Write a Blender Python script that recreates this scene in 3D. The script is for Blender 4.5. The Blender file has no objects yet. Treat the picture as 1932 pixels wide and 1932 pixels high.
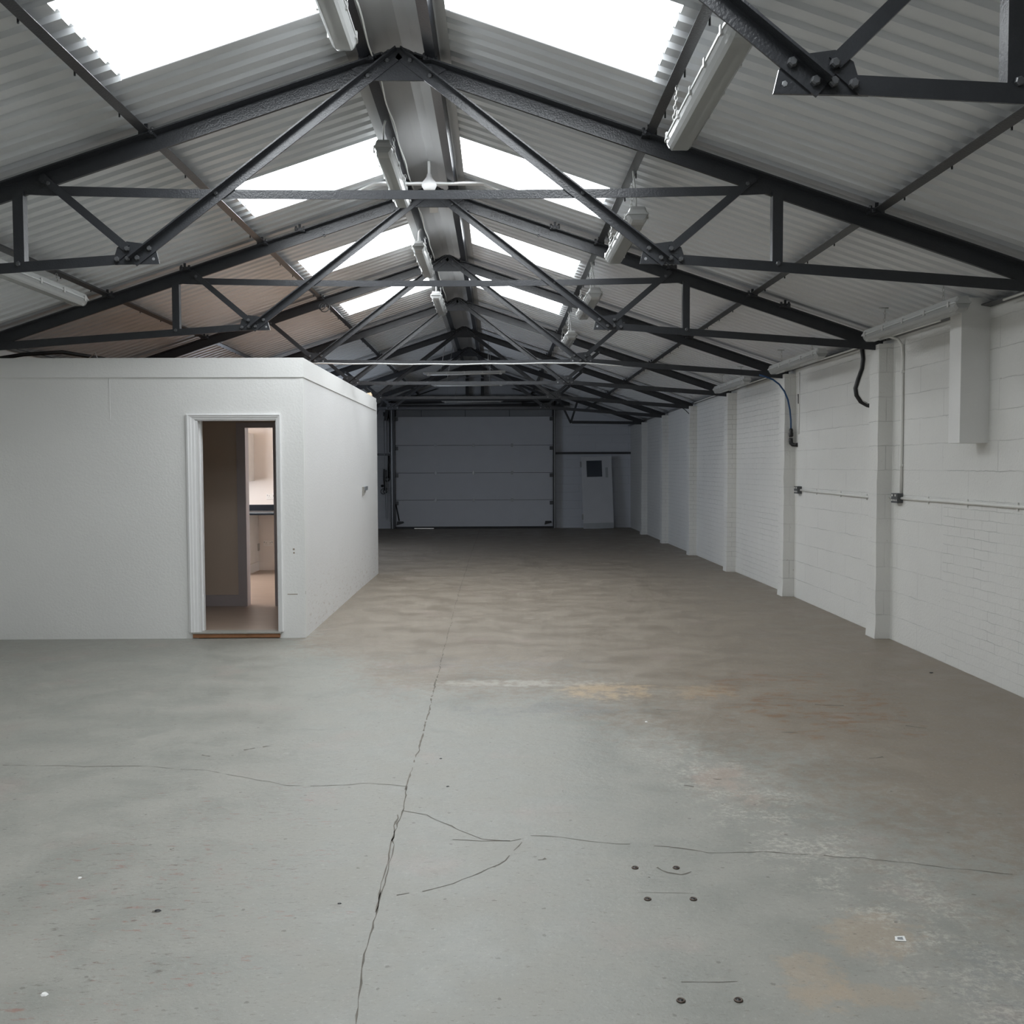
import bpy, bmesh, math, random
from mathutils import Vector, Matrix
random.seed(7)
sc = bpy.context.scene
COL = sc.collection
R = math.radians
F, H = 1870.0, 1.625          # focal length in pixels of a 1932 px frame, eye height
S, X0 = .984, -.597           # truss scale and ridge line
PITCH = .1524                 # roof corrugation
Y_BACK, Y_FAR = -6.0, 27.2
XR, XL = 3.66, -4.85          # side walls

def drop(y):
    return .0055 * max(0.0, y - 13.0)
def PX(x, Y): return (x - 938.2) / F * Y
def PZ(y, Y): return H - (y - 879.4) / F * Y

# ------------------------------------------------------------------ materials
def mat(name):
    m = bpy.data.materials.new(name); m.use_nodes = True
    nt = m.node_tree
    return m, nt, nt.nodes['Principled BSDF'], nt.nodes['Material Output']
def N(nt, t, **kw):
    n = nt.nodes.new(t)
    for k, v in kw.items(): setattr(n, k, v)
    return n
def L(nt, a, b): nt.links.new(a, b)
def val(nt, op, a, b=None, c=None, clamp=False):
    n = N(nt, 'ShaderNodeMath', operation=op); n.use_clamp = clamp
    for i, v in enumerate((a, b, c)):
        if v is None: continue
        if isinstance(v, (int, float)): n.inputs[i].default_value = v
        else: L(nt, v, n.inputs[i])
    return n.outputs[0]
def ramp(nt, src, lo, hi):
    n = N(nt, 'ShaderNodeMapRange'); n.clamp = True; n.interpolation_type = 'SMOOTHSTEP'
    L(nt, src, n.inputs[0]); n.inputs[1].default_value = lo; n.inputs[2].default_value = hi
    return n.outputs[0]
def noise(nt, vec, scale, detail=4, rough=.55):
    n = N(nt, 'ShaderNodeTexNoise'); n.inputs['Scale'].default_value = scale
    n.inputs['Detail'].default_value = detail; n.inputs['Roughness'].default_value = rough
    L(nt, vec, n.inputs['Vector']); return n.outputs['Fac']
def mix(nt, fac, a, b):
    n = N(nt, 'ShaderNodeMix', data_type='RGBA')
    if isinstance(fac, (int, float)): n.inputs[0].default_value = fac
    else: L(nt, fac, n.inputs[0])
    for i, v in ((6, a), (7, b)):
        if isinstance(v, tuple): n.inputs[i].default_value = (*v, 1)
        else: L(nt, v, n.inputs[i])
    return n.outputs[2]
def coords(nt):
    g = N(nt, 'ShaderNodeNewGeometry')
    return g.outputs['Position']
def bump(nt, bs, h, strength=.3, dist=.01):
    b = N(nt, 'ShaderNodeBump'); b.inputs['Strength'].default_value = strength; b.inputs['Distance'].default_value = dist
    L(nt, h, b.inputs['Height']); L(nt, b.outputs[0], bs.inputs['Normal'])
def simple(name, col, rough=.5, metal=0.0, nscale=None, namt=.12, bstr=0.0, bscale=80, spec=.5):
    m, nt, bs, out = mat(name)
    bs.inputs['Roughness'].default_value = rough; bs.inputs['Metallic'].default_value = metal
    bs.inputs['Specular IOR Level'].default_value = spec
    P = coords(nt)
    f = noise(nt, P, nscale or 6)
    d = tuple(max(0, c * (1 - namt)) for c in col); u = tuple(min(1, c * (1 + namt)) for c in col)
    L(nt, mix(nt, f, d, u), bs.inputs['Base Color'])
    if bstr: bump(nt, bs, noise(nt, P, bscale, 3), bstr, .004)
    return m
M = {}
M['steel'] = simple('dark_steel_paint', (.030, .032, .036), .30, 0, 9, .2, .4, 95)
M['steel_dark'] = simple('near_black_paint', (.013, .015, .020), .3, 0, 9, .2, .3, 95)
M['bolt'] = simple('bolt_paint', (.075, .078, .082), .28, 0, 9, .15)
M['sheet'] = simple('roof_sheet_grey', (.67, .685, .70), .36, 0, 1.2, .06)
M['cap'] = simple('ridge_flashing', (.46, .465, .47), .42, 0, 1.5, .06)
M['white_plaster'] = simple('white_wall_paint', (.76, .76, .745), .6, 0, 2.5, .035, .5, 55)
M['gloss_white'] = simple('white_gloss_trim', (.80, .80, .80), .28, 0, 5, .03)
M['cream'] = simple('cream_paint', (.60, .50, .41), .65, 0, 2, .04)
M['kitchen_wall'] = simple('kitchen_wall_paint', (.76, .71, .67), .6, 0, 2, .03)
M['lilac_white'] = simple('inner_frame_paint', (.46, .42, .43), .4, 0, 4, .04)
M['black_worktop'] = simple('black_worktop_laminate', (.010, .014, .020), .3, 0, 300, .5, spec=.2)
M['edge_highlight'] = simple('worktop_edge_highlight', (.25, .3, .33), .35)  # paler colour standing in for the highlight on the worktop edge
M['timber'] = simple('raw_pine', (.36, .17, .08), .7, 0, 14, .35, .2)
M['chipboard'] = simple('chipboard', (.42, .29, .21), .8, 0, 40, .25)
M['grey_plate'] = simple('grey_threshold', (.33, .32, .29), .45, 0, 20, .15)
M['housing'] = simple('lamp_housing_grey', (.46, .47, .465), .35, 0, 10, .08)
M['tray'] = simple('lamp_tray_white', (.50, .50, .49), .3)
M['tube_off'] = simple('lamp_tube_unlit', (.62, .62, .60), .25)
M['chain'] = simple('zinc_chain', (.45, .45, .44), .35, .7)
M['pvc'] = simple('white_pvc', (.72, .72, .69), .38, 0, 8, .05)
M['fan'] = simple('fan_white', (.86, .86, .86), .3)
M['socket'] = simple('metalclad_grey', (.085, .088, .09), .4, .2, 30, .2)
M['socket_white'] = simple('socket_white_plastic', (.78, .76, .73), .3)
M['blue'] = simple('blue_hose', (.012, .06, .16), .35)
M['black'] = simple('black_plastic', (.012, .012, .013), .4)
M['door_panel'] = simple('sectional_door_grey', (.62, .63, .66), .5, 0, 3, .05)
M['galv'] = simple('galvanised', (.33, .34, .35), .35, .6, 12, .15)
M['fascia'] = simple('fascia_board_grey', (.30, .31, .32), .6, 0, 3, .1)
M['old_door'] = simple('old_door_white', (.62, .63, .65), .5, 0, 3, .06)
M['dim_glass'] = simple('dark_door_glass', (.05, .06, .075), .12)
M['kick'] = simple('kick_plate', (.40, .42, .44), .35, .5, 8, .15)
M['crack'] = simple('floor_crack_dirt', (.13, .118, .10), .9, 0, 25, .4)
M['joint'] = simple('floor_joint_dirt', (.15, .135, .115), .9, 0, 9, .45)
M['paper'] = simple('paper_white', (.78, .78, .76), .6)
M['rust'] = simple('rusty_steel', (.11, .085, .07), .5, .6, 60, .4)
M['foam'] = simple('tan_foam', (.72, .56, .38), .8, 0, 30, .2)
M['scuff'] = simple('scuff_brown', (.30, .25, .20), .8, 0, 30, .3)
M['cable_grey'] = simple('grey_cable', (.55, .56, .56), .4)

# glowing daylight through translucent roof sheet / window
def lit(name, col, e):
    m, nt, bs, out = mat(name)
    bs.inputs['Base Color'].default_value = (.8, .8, .8, 1)
    bs.inputs['Emission Color'].default_value = (*col, 1)
    bs.inputs['Emission Strength'].default_value = e
    return m
M['rooflight'] = lit('translucent_rooflight', (.93, .97, 1.0), 13.0)
M['window_lit'] = lit('added_kitchen_glow', (.97, .97, 1.0), 11.5)  # glow of the unseen pane added to brighten the kitchen
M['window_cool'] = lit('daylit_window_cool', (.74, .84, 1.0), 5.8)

# lamp diffuser: clear ribbed plastic
m, nt, bs, out = mat('lamp_diffuser')
bs.inputs['Base Color'].default_value = (.54, .55, .545, 1); bs.inputs['Roughness'].default_value = .13
tr = N(nt, 'ShaderNodeBsdfTransparent'); tr.inputs[0].default_value = (.82, .83, .82, 1)
mx = N(nt, 'ShaderNodeMixShader'); mx.inputs[0].default_value = .62
L(nt, tr.outputs[0], mx.inputs[1]); L(nt, bs.outputs[0], mx.inputs[2]); L(nt, mx.outputs[0], out.inputs[0])
M['diffuser'] = m

# painted block / brick wall
def block_wall(name, col, lines=.93, brick_zone=True, axis='Y', bs_=.7):
    m, nt, bs, out = mat(name)
    bs.inputs['Roughness'].default_value = .55
    P = coords(nt); sep = N(nt, 'ShaderNodeSeparateXYZ'); L(nt, P, sep.inputs[0])
    wob = noise(nt, P, 7, 3)
    z = val(nt, 'ADD', sep.outputs['Z'], val(nt, 'MULTIPLY', val(nt, 'SUBTRACT', wob, .5), .022))
    com = N(nt, 'ShaderNodeCombineXYZ'); L(nt, sep.outputs[axis], com.inputs[0]); L(nt, z, com.inputs[1])
    def bt(w, h, mort):
        b = N(nt, 'ShaderNodeTexBrick'); b.inputs['Scale'].default_value = 1
        b.inputs['Brick Width'].default_value = w; b.inputs['Row Height'].default_value = h
        b.inputs['Mortar Size'].default_value = mort; b.inputs['Mortar Smooth'].default_value = .3
        L(nt, com.outputs[0], b.inputs['Vector']); return b.outputs['Fac']
    big = bt(.9, .225, .0038)
    if brick_zone:
        small = bt(.225, .075, .0030)
        zone = val(nt, 'MULTIPLY', val(nt, 'LESS_THAN', sep.outputs['Y'], 8.07), val(nt, 'LESS_THAN', sep.outputs['Z'], 1.36))
        far = val(nt, 'GREATER_THAN', sep.outputs['Y'], 12.3)
        zone = val(nt, 'MAXIMUM', zone, far)
        fac = N(nt, 'ShaderNodeMix'); L(nt, zone, fac.inputs[0]); L(nt, big, fac.inputs[2]); L(nt, small, fac.inputs[3]); fac = fac.outputs[0]
    else: fac = big
    patch = ramp(nt, noise(nt, P, 2.3, 3), .40, .68)      # paint fills joints in places
    fac = val(nt, 'MULTIPLY', fac, val(nt, 'MULTIPLY_ADD', patch, .75, .25))
    n2 = noise(nt, P, 3, 4)
    base = mix(nt, n2, tuple(c * .95 for c in col), tuple(min(1, c * 1.03) for c in col))
    base = mix(nt, val(nt, 'MULTIPLY', fac, .55), base, tuple(c * .50 for c in col))
    # grime specks
    sp = val(nt, 'GREATER_THAN', noise(nt, P, 30, 2), .745)
    base = mix(nt, val(nt, 'MULTIPLY', sp, .35), base, (.3, .27, .22))
    L(nt, base, bs.inputs['Base Color'])
    hgt = val(nt, 'ADD', val(nt, 'MULTIPLY', fac, -1.0), val(nt, 'MULTIPLY', noise(nt, P, 45, 4), .5))
    bump(nt, bs, hgt, bs_, .012)
    return m
M['block_right'] = block_wall('painted_blockwork', (.70, .70, .675))
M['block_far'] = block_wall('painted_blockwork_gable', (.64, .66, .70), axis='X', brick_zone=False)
M['pilaster'] = block_wall('painted_brick_pier', (.70, .70, .675), brick_zone=True, axis='X')
M['render_dull'] = simple('dull_render', (.5, .5, .48), .8)

# office side wall: white with scuffs low down
m, nt, bs, out = mat('white_wall_scuffed'); bs.inputs['Roughness'].default_value = .55
P = coords(nt); sep = N(nt, 'ShaderNodeSeparateXYZ'); L(nt, P, sep.inputs[0])
low = ramp(nt, sep.outputs['Z'], .95, .02)
mp = N(nt, 'ShaderNodeMapping'); mp.inputs['Scale'].default_value = (1, 2.0, 11); L(nt, P, mp.inputs[0])
sc1 = ramp(nt, noise(nt, mp.outputs[0], 3.2, 6, .7), .55, .66)
sc2 = val(nt, 'MULTIPLY', ramp(nt, noise(nt, mp.outputs[0], 9, 6, .75), .56, .62), ramp(nt, noise(nt, P, 1.6, 3), .42, .6))
stain = val(nt, 'MULTIPLY', val(nt, 'MULTIPLY', low, val(nt, 'MAXIMUM', sc1, sc2)), .42)
base = mix(nt, noise(nt, P, 2.5), (.74, .74, .735), (.78, .78, .775))
L(nt, mix(nt, stain, base, (.36, .27, .20)), bs.inputs['Base Color'])
bump(nt, bs, noise(nt, P, 55, 3), .5, .004)
M['white_scuffed'] = m

# concrete floor with worn grey paint
m, nt, bs, out = mat('worn_painted_concrete')
P = coords(nt); sep = N(nt, 'ShaderNodeSeparateXYZ'); L(nt, P, sep.inputs[0]); X, Y = sep.outputs['X'], sep.outputs['Y']
n1 = noise(nt, P, .9, 6, .6); n2 = ramp(nt, noise(nt, P, 2.6, 7, .65), .33, .67); n3 = ramp(nt, noise(nt, P, 13, 6, .65), .32, .68); nf = noise(nt, P, 55, 4, .7)
grey = mix(nt, n2, (.230, .234, .211), (.279, .275, .247)); grey = mix(nt, val(nt, 'MULTIPLY', n3, .35), grey, (.295, .284, .253))
brown = mix(nt, n2, (.200, .166, .128), (.245, .209, .166)); brown = mix(nt, val(nt, 'MULTIPLY', n3, .35), brown, (.218, .197, .170))
s1 = val(nt, 'ADD', X, val(nt, 'MULTIPLY_ADD', Y, .5, -3.9))
s2 = val(nt, 'ADD', val(nt, 'MULTIPLY_ADD', Y, .75, -5.25), val(nt, 'ADD', val(nt, 'MULTIPLY', X, .2), val(nt, 'MINIMUM', 0.0, val(nt, 'MULTIPLY_ADD', X, 1.3, 1.2))))
wob = val(nt, 'MULTIPLY_ADD', n1, 2.4, -1.2)
wear = ramp(nt, val(nt, 'ADD', val(nt, 'MAXIMUM', s1, s2), val(nt, 'ADD', wob, val(nt, 'MULTIPLY_ADD', n3, .9, -.45))), -.45, .95)
col = mix(nt, wear, grey, brown)
def blob(cx, cy, rx, ry, soft=.6, amp=.9):
    dx = val(nt, 'DIVIDE', val(nt, 'SUBTRACT', X, cx), rx); dy = val(nt, 'DIVIDE', val(nt, 'SUBTRACT', Y, cy), ry)
    r2 = val(nt, 'ADD', val(nt, 'MULTIPLY', dx, dx), val(nt, 'MULTIPLY', dy, dy))
    r2 = val(nt, 'ADD', r2, val(nt, 'MULTIPLY_ADD', n2, 1.5, -.75))
    r2 = val(nt, 'ADD', r2, val(nt, 'MULTIPLY_ADD', n3, 1.2, -.6))
    return val(nt, 'MULTIPLY', ramp(nt, r2, 1.2, 1.2 - soft * 1.9), amp)
def lay(c, f, rgb):
    return mix(nt, f, c, rgb)
# ochre and pale worn patches, a dark damp patch
col = lay(col, blob(.78, 7.1, .36, .30, .8, .7), (.46, .34, .215))
col = lay(col, blob(1.45, 7.0, .30, .25, .8, .5), (.40, .30, .20))
col = lay(col, blob(.25, 7.35, .75, .12, .9, .55), (.46, .43, .38))
col = lay(col, blob(.35, 6.55, .55, .17, .6, .55), (.20, .20, .19))
col = lay(col, blob(-.1, 8.1, .8, .30, .7, .3), (.22, .21, .20))
col = lay(col, blob(1.30, 3.35, .17, .20, .6, .55), (.36, .29, .215))
col = lay(col, blob(.98, 3.0, .12, .22, .6, .55), (.36, .29, .215))
col = lay(col, blob(1.18, 2.95, .22, .10, .6, .5), (.36, .29, .215))
col = lay(col, blob(1.18, 5.0, .16, .35, .7, .6), (.37, .29, .24))
col = lay(col, blob(1.65, 2.9, .45, .3, .8, .35), (.22, .235, .235))
band = ramp(nt, val(nt, 'ABSOLUTE', val(nt, 'SUBTRACT', X, val(nt, 'MULTIPLY_ADD', Y, -.22, 2.25))), .45, .1)
bandn = val(nt, 'MULTIPLY', ramp(nt, noise(nt, P, 4.5, 6, .75), .42, .6), ramp(nt, noise(nt, P, 38, 5, .75), .42, .62))
near = ramp(nt, Y, 6.2, 5.2)
col = lay(col, val(nt, 'MULTIPLY', val(nt, 'MULTIPLY', band, bandn), val(nt, 'MULTIPLY', near, .85)), (.44, .42, .375))
# pinkish smears
pk = ramp(nt, noise(nt, P, 1.7, 5, .6), .56, .72)
col = lay(col, val(nt, 'MULTIPLY', pk, .30), (.335, .265, .24))
# streaky scuffs across the width
mp = N(nt, 'ShaderNodeMapping'); mp.inputs['Scale'].default_value = (1.0, 3.4, 1); mp.inputs['Rotation'].default_value = (0, 0, -.15); L(nt, P, mp.inputs[0])
st = ramp(nt, noise(nt, mp.outputs[0], 7, 7, .75), .60, .70)
col = lay(col, val(nt, 'MULTIPLY', st, .5), (.15, .135, .115))
st2 = ramp(nt, noise(nt, mp.outputs[0], 24, 5, .72), .605, .66)
col = lay(col, val(nt, 'MULTIPLY', st2, .6), (.11, .095, .08))
st3 = ramp(nt, noise(nt, mp.outputs[0], 11, 5, .7), .30, .22)
col = lay(col, val(nt, 'MULTIPLY', st3, .18), (.42, .405, .375))
# chipped paint: red primer and dark chips, mainly to one side
chip = ramp(nt, noise(nt, mp.outputs[0], 13, 6, .72), .565, .62)
zone = blob(-1.28, 3.75, .65, 1.3, .7, 1.0)
redn = ramp(nt, noise(nt, P, 5, 3), .42, .55)
col = lay(col, val(nt, 'MULTIPLY', val(nt, 'MULTIPLY', chip, zone), .7), mix(nt, redn, (.105, .095, .08), (.25, .125, .10)))
zone2 = blob(2.05, 6.7, .75, 1.0, .7, 1.0)
mp2 = N(nt, 'ShaderNodeMapping'); mp2.inputs['Scale'].default_value = (1.0, 2.6, 1); mp2.inputs['Rotation'].default_value = (0, 0, .35); L(nt, P, mp2.inputs[0])
rs = ramp(nt, noise(nt, mp2.outputs[0], 4.5, 7, .75), .50, .57)
col = lay(col, val(nt, 'MULTIPLY', val(nt, 'MULTIPLY', rs, zone2), .7), (.20, .105, .05))
vor = N(nt, 'ShaderNodeTexVoronoi'); vor.inputs['Scale'].default_value = 5.5; vor.voronoi_dimensions = '2D'; L(nt, P, vor.inputs['Vector'])
vs_ = N(nt, 'ShaderNodeSeparateXYZ'); L(nt, vor.outputs['Color'], vs_.inputs[0])
dot = val(nt, 'MULTIPLY', ramp(nt, val(nt, 'ADD', vor.outputs['Distance'], val(nt, 'MULTIPLY_ADD', nf, .16, -.08)), .045, .03), val(nt, 'GREATER_THAN', vs_.outputs[0], .72))
col = lay(col, val(nt, 'MULTIPLY', dot, .5), (.09, .08, .07))
fine = ramp(nt, nf, .35, .7)
col = mix(nt, val(nt, 'MULTIPLY', ramp(nt, nf, .56, .70), .30), col, (.42, .41, .385)); col = mix(nt, val(nt, 'MULTIPLY', ramp(nt, nf, .42, .32), .35), col, (.16, .145, .125))
L(nt, col, bs.inputs['Base Color'])
L(nt, val(nt, 'MULTIPLY_ADD', n2, .22, .40), bs.inputs['Roughness'])
bs.inputs['Specular IOR Level'].default_value = .42
bump(nt, bs, val(nt, 'ADD', val(nt, 'MULTIPLY', n3, .6), val(nt, 'MULTIPLY', nf, .5)), .25, .006)
M['floor'] = m

# woodgrain vinyl in the office
m, nt, bs, out = mat('woodgrain_vinyl'); bs.inputs['Roughness'].default_value = .35
P = coords(nt); mp = N(nt, 'ShaderNodeMapping'); mp.inputs['Scale'].default_value = (1.2, 9, 1); mp.inputs['Rotation'].default_value = (0, 0, .5); L(nt, P, mp.inputs[0])
L(nt, mix(nt, noise(nt, mp.outputs[0], 2.4, 6, .65), (.25, .18, .135), (.46, .37, .30)), bs.inputs['Base Color'])
M['vinyl'] = m

# ------------------------------------------------------------------ mesh helpers
class MB:
    def __init__(s): s.v = []; s.f = []; s.smooth = False
    def add(s, vs, fs):
        b = len(s.v); s.v += [tuple(v) for v in vs]; s.f += [tuple(b + i for i in f) for f in fs]; return s
    def box(s, x0, x1, y0, y1, z0, z1):
        return s.add([(x0,y0,z0),(x1,y0,z0),(x1,y1,z0),(x0,y1,z0),(x0,y0,z1),(x1,y0,z1),(x1,y1,z1),(x0,y1,z1)],
                     [(0,3,2,1),(4,5,6,7),(0,1,5,4),(1,2,6,5),(2,3,7,6),(3,0,4,7)])
    def prism(s, poly, y0, y1):            # poly of (x,z) in the XZ plane
        n = len(poly)
        a = sum(poly[i][0]*poly[(i+1)%n][1]-poly[(i+1)%n][0]*poly[i][1] for i in range(n))
        if a < 0: poly = poly[::-1]
        vs = [(x,y0,z) for x,z in poly] + [(x,y1,z) for x,z in poly]
        fs = [tuple(range(n)), tuple(range(2*n-1, n-1, -1))] + [(i, i+n, (i+1)%n+n, (i+1)%n) for i in range(n)]
        return s.add(vs, fs)
    def sweepY(s, prof, ys, off=None):     # closed (x,z) profile along Y, dropping with the building
        n = len(prof); vs = []; fs = []
        for y in ys: vs += [(x, y, z - drop(y)) for x, z in prof]
        for k in range(len(ys)-1):
            for i in range(n):
                j = (i+1) % n; fs.append((k*n+i, k*n+j, (k+1)*n+j, (k+1)*n+i))
        fs.append(tuple(range(n-1,-1,-1))); fs.append(tuple((len(ys)-1)*n+i for i in range(n)))
        return s.add(vs, fs)
    def tube(s, pts, r, n=8, cap=True):
        pts = [Vector(p) for p in pts]; vs = []; fs = []; up = Vector((.123,.31,.94)).normalized(); u = None
        rr = r if isinstance(r, (list, tuple)) else [r]*len(pts)
        for i, p in enumerate(pts):
            d = (pts[min(i+1, len(pts)-1)] - pts[max(i-1, 0)]).normalized()
            if u is None:
                u = d.cross(up)
                if u.length < .1: u = d.cross(Vector((1,0,0)))
            u = (u - d*u.dot(d)).normalized(); w = d.cross(u)
            for k in range(n):
                a = 2*math.pi*k/n; vs.append(p + (u*math.cos(a) + w*math.sin(a))*rr[i])
        for i in range(len(pts)-1):
            for k in range(n): fs.append((i*n+k, i*n+(k+1)%n, (i+1)*n+(k+1)%n, (i+1)*n+k))
        if cap: fs.append(tuple(range(n-1,-1,-1))); fs.append(tuple((len(pts)-1)*n+k for k in range(n)))
        s.smooth = True
        return s.add(vs, fs)
    def bolt(s, x, y, z, r=.016, h=.013, ax='Y'):   # hex head facing -Y (or +/-X)
        vs = []
        for q, rr in ((0, r), (h*.75, r), (h, r*.72)):
            for k in range(6):
                a = math.pi/3*k + .3
                if ax == 'Y': vs.append((x+rr*math.cos(a), y-q, z+rr*math.sin(a)))
                elif ax == 'Z': vs.append((x+rr*math.cos(a), y+rr*math.sin(a), z+q))
                else: vs.append((x-q, y+rr*math.cos(a), z+rr*math.sin(a)))
        fs = []
        for q in range(2):
            for k in range(6): fs.append((q*6+k, q*6+(k+1)%6, q*6+6+(k+1)%6, q*6+6+k))
        fs.append(tuple(12+k for k in range(6)))
        return s.add(vs, fs)
    def ring(s, c, r, t, ax1, ax2, n=10, m=5):
        c = Vector(c); a1 = Vector(ax1); a2 = Vector(ax2); nn = a1.cross(a2).normalized(); vs = []; fs = []
        for i in range(n):
            a = 2*math.pi*i/n; d = (a1*math.cos(a) + a2*math.sin(a)); dn = d.normalized()
            for k in range(m):
                b = 2*math.pi*k/m; vs.append(c + d*r + dn*math.cos(b)*t + nn*math.sin(b)*t)
        for i in range(n):
            for k in range(m): fs.append((i*m+k, ((i+1)%n)*m+k, ((i+1)%n)*m+(k+1)%m, i*m+(k+1)%m))
        s.smooth = True
        return s.add(vs, fs)
    def chain(s, p0, p1, L_=.034):
        p0 = Vector(p0); p1 = Vector(p1); d = p1-p0; n = max(2, int(d.length/(L_*.74))); u = d.normalized()
        side = u.cross(Vector((0,1,0))).normalized(); side2 = u.cross(side)
        for i in range(n):
            c = p0 + d*(i+.5)/n; w = side if i % 2 else side2
            s.ring(c, 1, .0024, u*(L_*.5), w*.0085, 8, 4)
        return s
    def build(s, name, m, parent=None, local=False, bevel=0):
        me = bpy.data.meshes.new(name)
        vs = s.v
        if parent is not None and not local:
            o = root_loc(parent); vs = [(x-o.x, y-o.y, z-o.z) for x, y, z in vs]
        me.from_pydata(vs, [], s.f); me.update()
        bm = bmesh.new(); bm.from_mesh(me); bmesh.ops.recalc_face_normals(bm, faces=bm.faces)
        if s.smooth:
            for f in bm.faces: f.smooth = True
        bm.to_mesh(me); bm.free()
        me.materials.append(m)
        o = bpy.data.objects.new(name, me); COL.objects.link(o)
        if parent is not None: o.parent = parent
        if bevel:
            b = o.modifiers.new('edge', 'BEVEL'); b.width = bevel; b.segments = 2; b.limit_method = 'ANGLE'
        return o
def root_loc(o):
    p = Vector((0,0,0))
    while o is not None: p += o.location; o = o.parent
    return p
def tag(o, label, cat, group=None, kind=None):
    o['label'] = label; o['category'] = cat
    if group: o['group'] = group
    if kind: o['kind'] = kind
    return o
def struct(name, mb, m, label, cat, parent=None, bevel=0):
    o = mb.build(name, m, parent, bevel=bevel)
    if parent is None: tag(o, label, cat, kind='structure')
    return o
def thing(name, loc, label, cat, group=None):
    o = bpy.data.objects.new(name, None); COL.objects.link(o); o.location = loc; o.empty_display_size = .1
    return tag(o, label, cat, group)
def copy_tree(o, parent=None):
    c = o.copy(); COL.objects.link(c)
    if parent is not None: c.parent = parent
    for ch in list(o.children): copy_tree(ch, c)
    return c

YS = [Y_BACK, 13.0, Y_FAR]
# ------------------------------------------------------------------ setting
fl = struct('floor', MB().sweepY([(XL-.3, -.2), (XR+.3, -.2), (XR+.3, 0), (XL-.3, 0)], YS), M['floor'],
            'worn grey and brown painted concrete floor of the warehouse', 'floor')
def crack(pts, w, m, jit=.006, name='floor_crack', broken=0.0):
    mb = MB(); P2 = []
    for (a, b) in zip(pts[:-1], pts[1:]):
        A = Vector(a); B = Vector(b); n = max(2, int((B-A).length/.045))
        for i in range(n): P2.append(A.lerp(B, i/n))
    P2.append(Vector(pts[-1]))
    Q = []; dj = 0
    for i, p in enumerate(P2):
        d = (P2[min(i+1,len(P2)-1)] - P2[max(0,i-1)]).normalized(); nrm = Vector((-d.y, d.x))
        dj = .75*dj + random.gauss(0, jit); Q.append((p + nrm*dj, nrm, w*random.choice((.35,.6,.8,1,1.5))))
    for i in range(len(Q)-1):
        if random.random() < broken: continue
        (p, n, a), (q, n2, b) = Q[i], Q[i+1]
        z1 = .0009 - drop(p.y); z2 = .0009 - drop(q.y)
        mb.add([(*(p-n*a/2), z1), (*(p+n*a/2), z1), (*(q+n2*b/2), z2), (*(q-n2*b/2), z2)], [(0,1,2,3)])
    return mb.build(name, m, fl)
def FX(x, y):
    Yd = H*F/(y-879.4); return ((x-938.2)/F*Yd, Yd)
crack([FX(660,1932+40), FX(672,1860), FX(690,1790), FX(705,1710), FX(727,1630), FX(740,1570), FX(750,1540), FX(765,1490)], .0052, M['crack'], .004, 'floor_joint')
crack([FX(700,1735), FX(718,1668), FX(731,1605), FX(746,1545)], .007, M['joint'], .003, 'floor_joint')
crack([(-.468, 4.92), (-.46, 5.8), (-.47, 7.7), (-.48, 9.5), (-.5, 12), (-.5, 18), (-.47, 27.1)], .008, M['joint'], .003, 'floor_joint', .12)
crack([FX(0,1442), FX(120,1445), FX(280,1447), FX(380,1456), FX(470,1475), FX(540,1486), FX(620,1488), FX(690,1484), FX(765,1490)], .0042, M['crack'], .006, broken=.15)
crack([FX(752,1538), FX(800,1546), FX(835,1562), FX(868,1580), FX(905,1595), FX(960,1598), FX(1000,1590), FX(1055,1592), FX(1110,1602), FX(1190,1609), FX(1260,1612), FX(1310,1620), FX(1340,1626), FX(1450,1627), FX(1540,1628), FX(1640,1640), FX(1760,1654), FX(1932,1672)], .0052, M['crack'], .006, broken=.1)
crack([FX(850,1594), FX(905,1598), FX(960,1598)], .008, M['crack'], .004)
crack([FX(742,1702), FX(790,1694), FX(850,1680), FX(905,1660), FX(950,1636), FX(975,1608), FX(985,1592)], .0042, M['crack'], .006, broken=.15)
crack([FX(1243,1652), FX(1262,1663), FX(1290,1668), FX(1310,1662)], .006, M['crack'], .004)
crack([FX(1225,1671), FX(1229,1672)], .006, M['crack'], .002)
crack([FX(1205,1701), FX(1312,1703)], .003, M['crack'], .002)
crack([FX(1290,1878), FX(1400,1879)], .003, M['crack'], .002)
for a in [(455,1418,475,1414), (490,1412,505,1410), (375,1426,392,1428), (1295,1492,1312,1496), (1350,1480,1366,1481), (1240,1345,1285,1348), (1015,1637,1030,1634),
          (1480,1390,1512,1391), (1650,1443,1680,1442), (1545,1338,1600,1341), (1720,1380,1760,1385), (275,1728,290,1728), (310,1606,318,1605)]:
    crack([FX(a[0],a[1]), FX(a[2],a[3])], .012, M['crack'], .006)

# side and end walls (X thickness .25), roof runs over them
struct('wall_right', MB().sweepY([(XR,-.15),(XR+.25,-.15),(XR+.25,2.82),(XR,2.82)], YS), M['block_right'],
       'long white painted blockwork wall with piers', 'wall')
struct('wall_left', MB().sweepY([(XL-.25,-.15),(XL,-.15),(XL,2.82),(XL-.25,2.82)], YS), M['block_right'],
       'painted blockwork wall behind the white office', 'wall')
def zroof(x, up=0.0):        # underside of the roof sheets
    d = abs(x-X0)/S
    return H + S*(4.23 + .08 - .3345*d - H) + up
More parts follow.
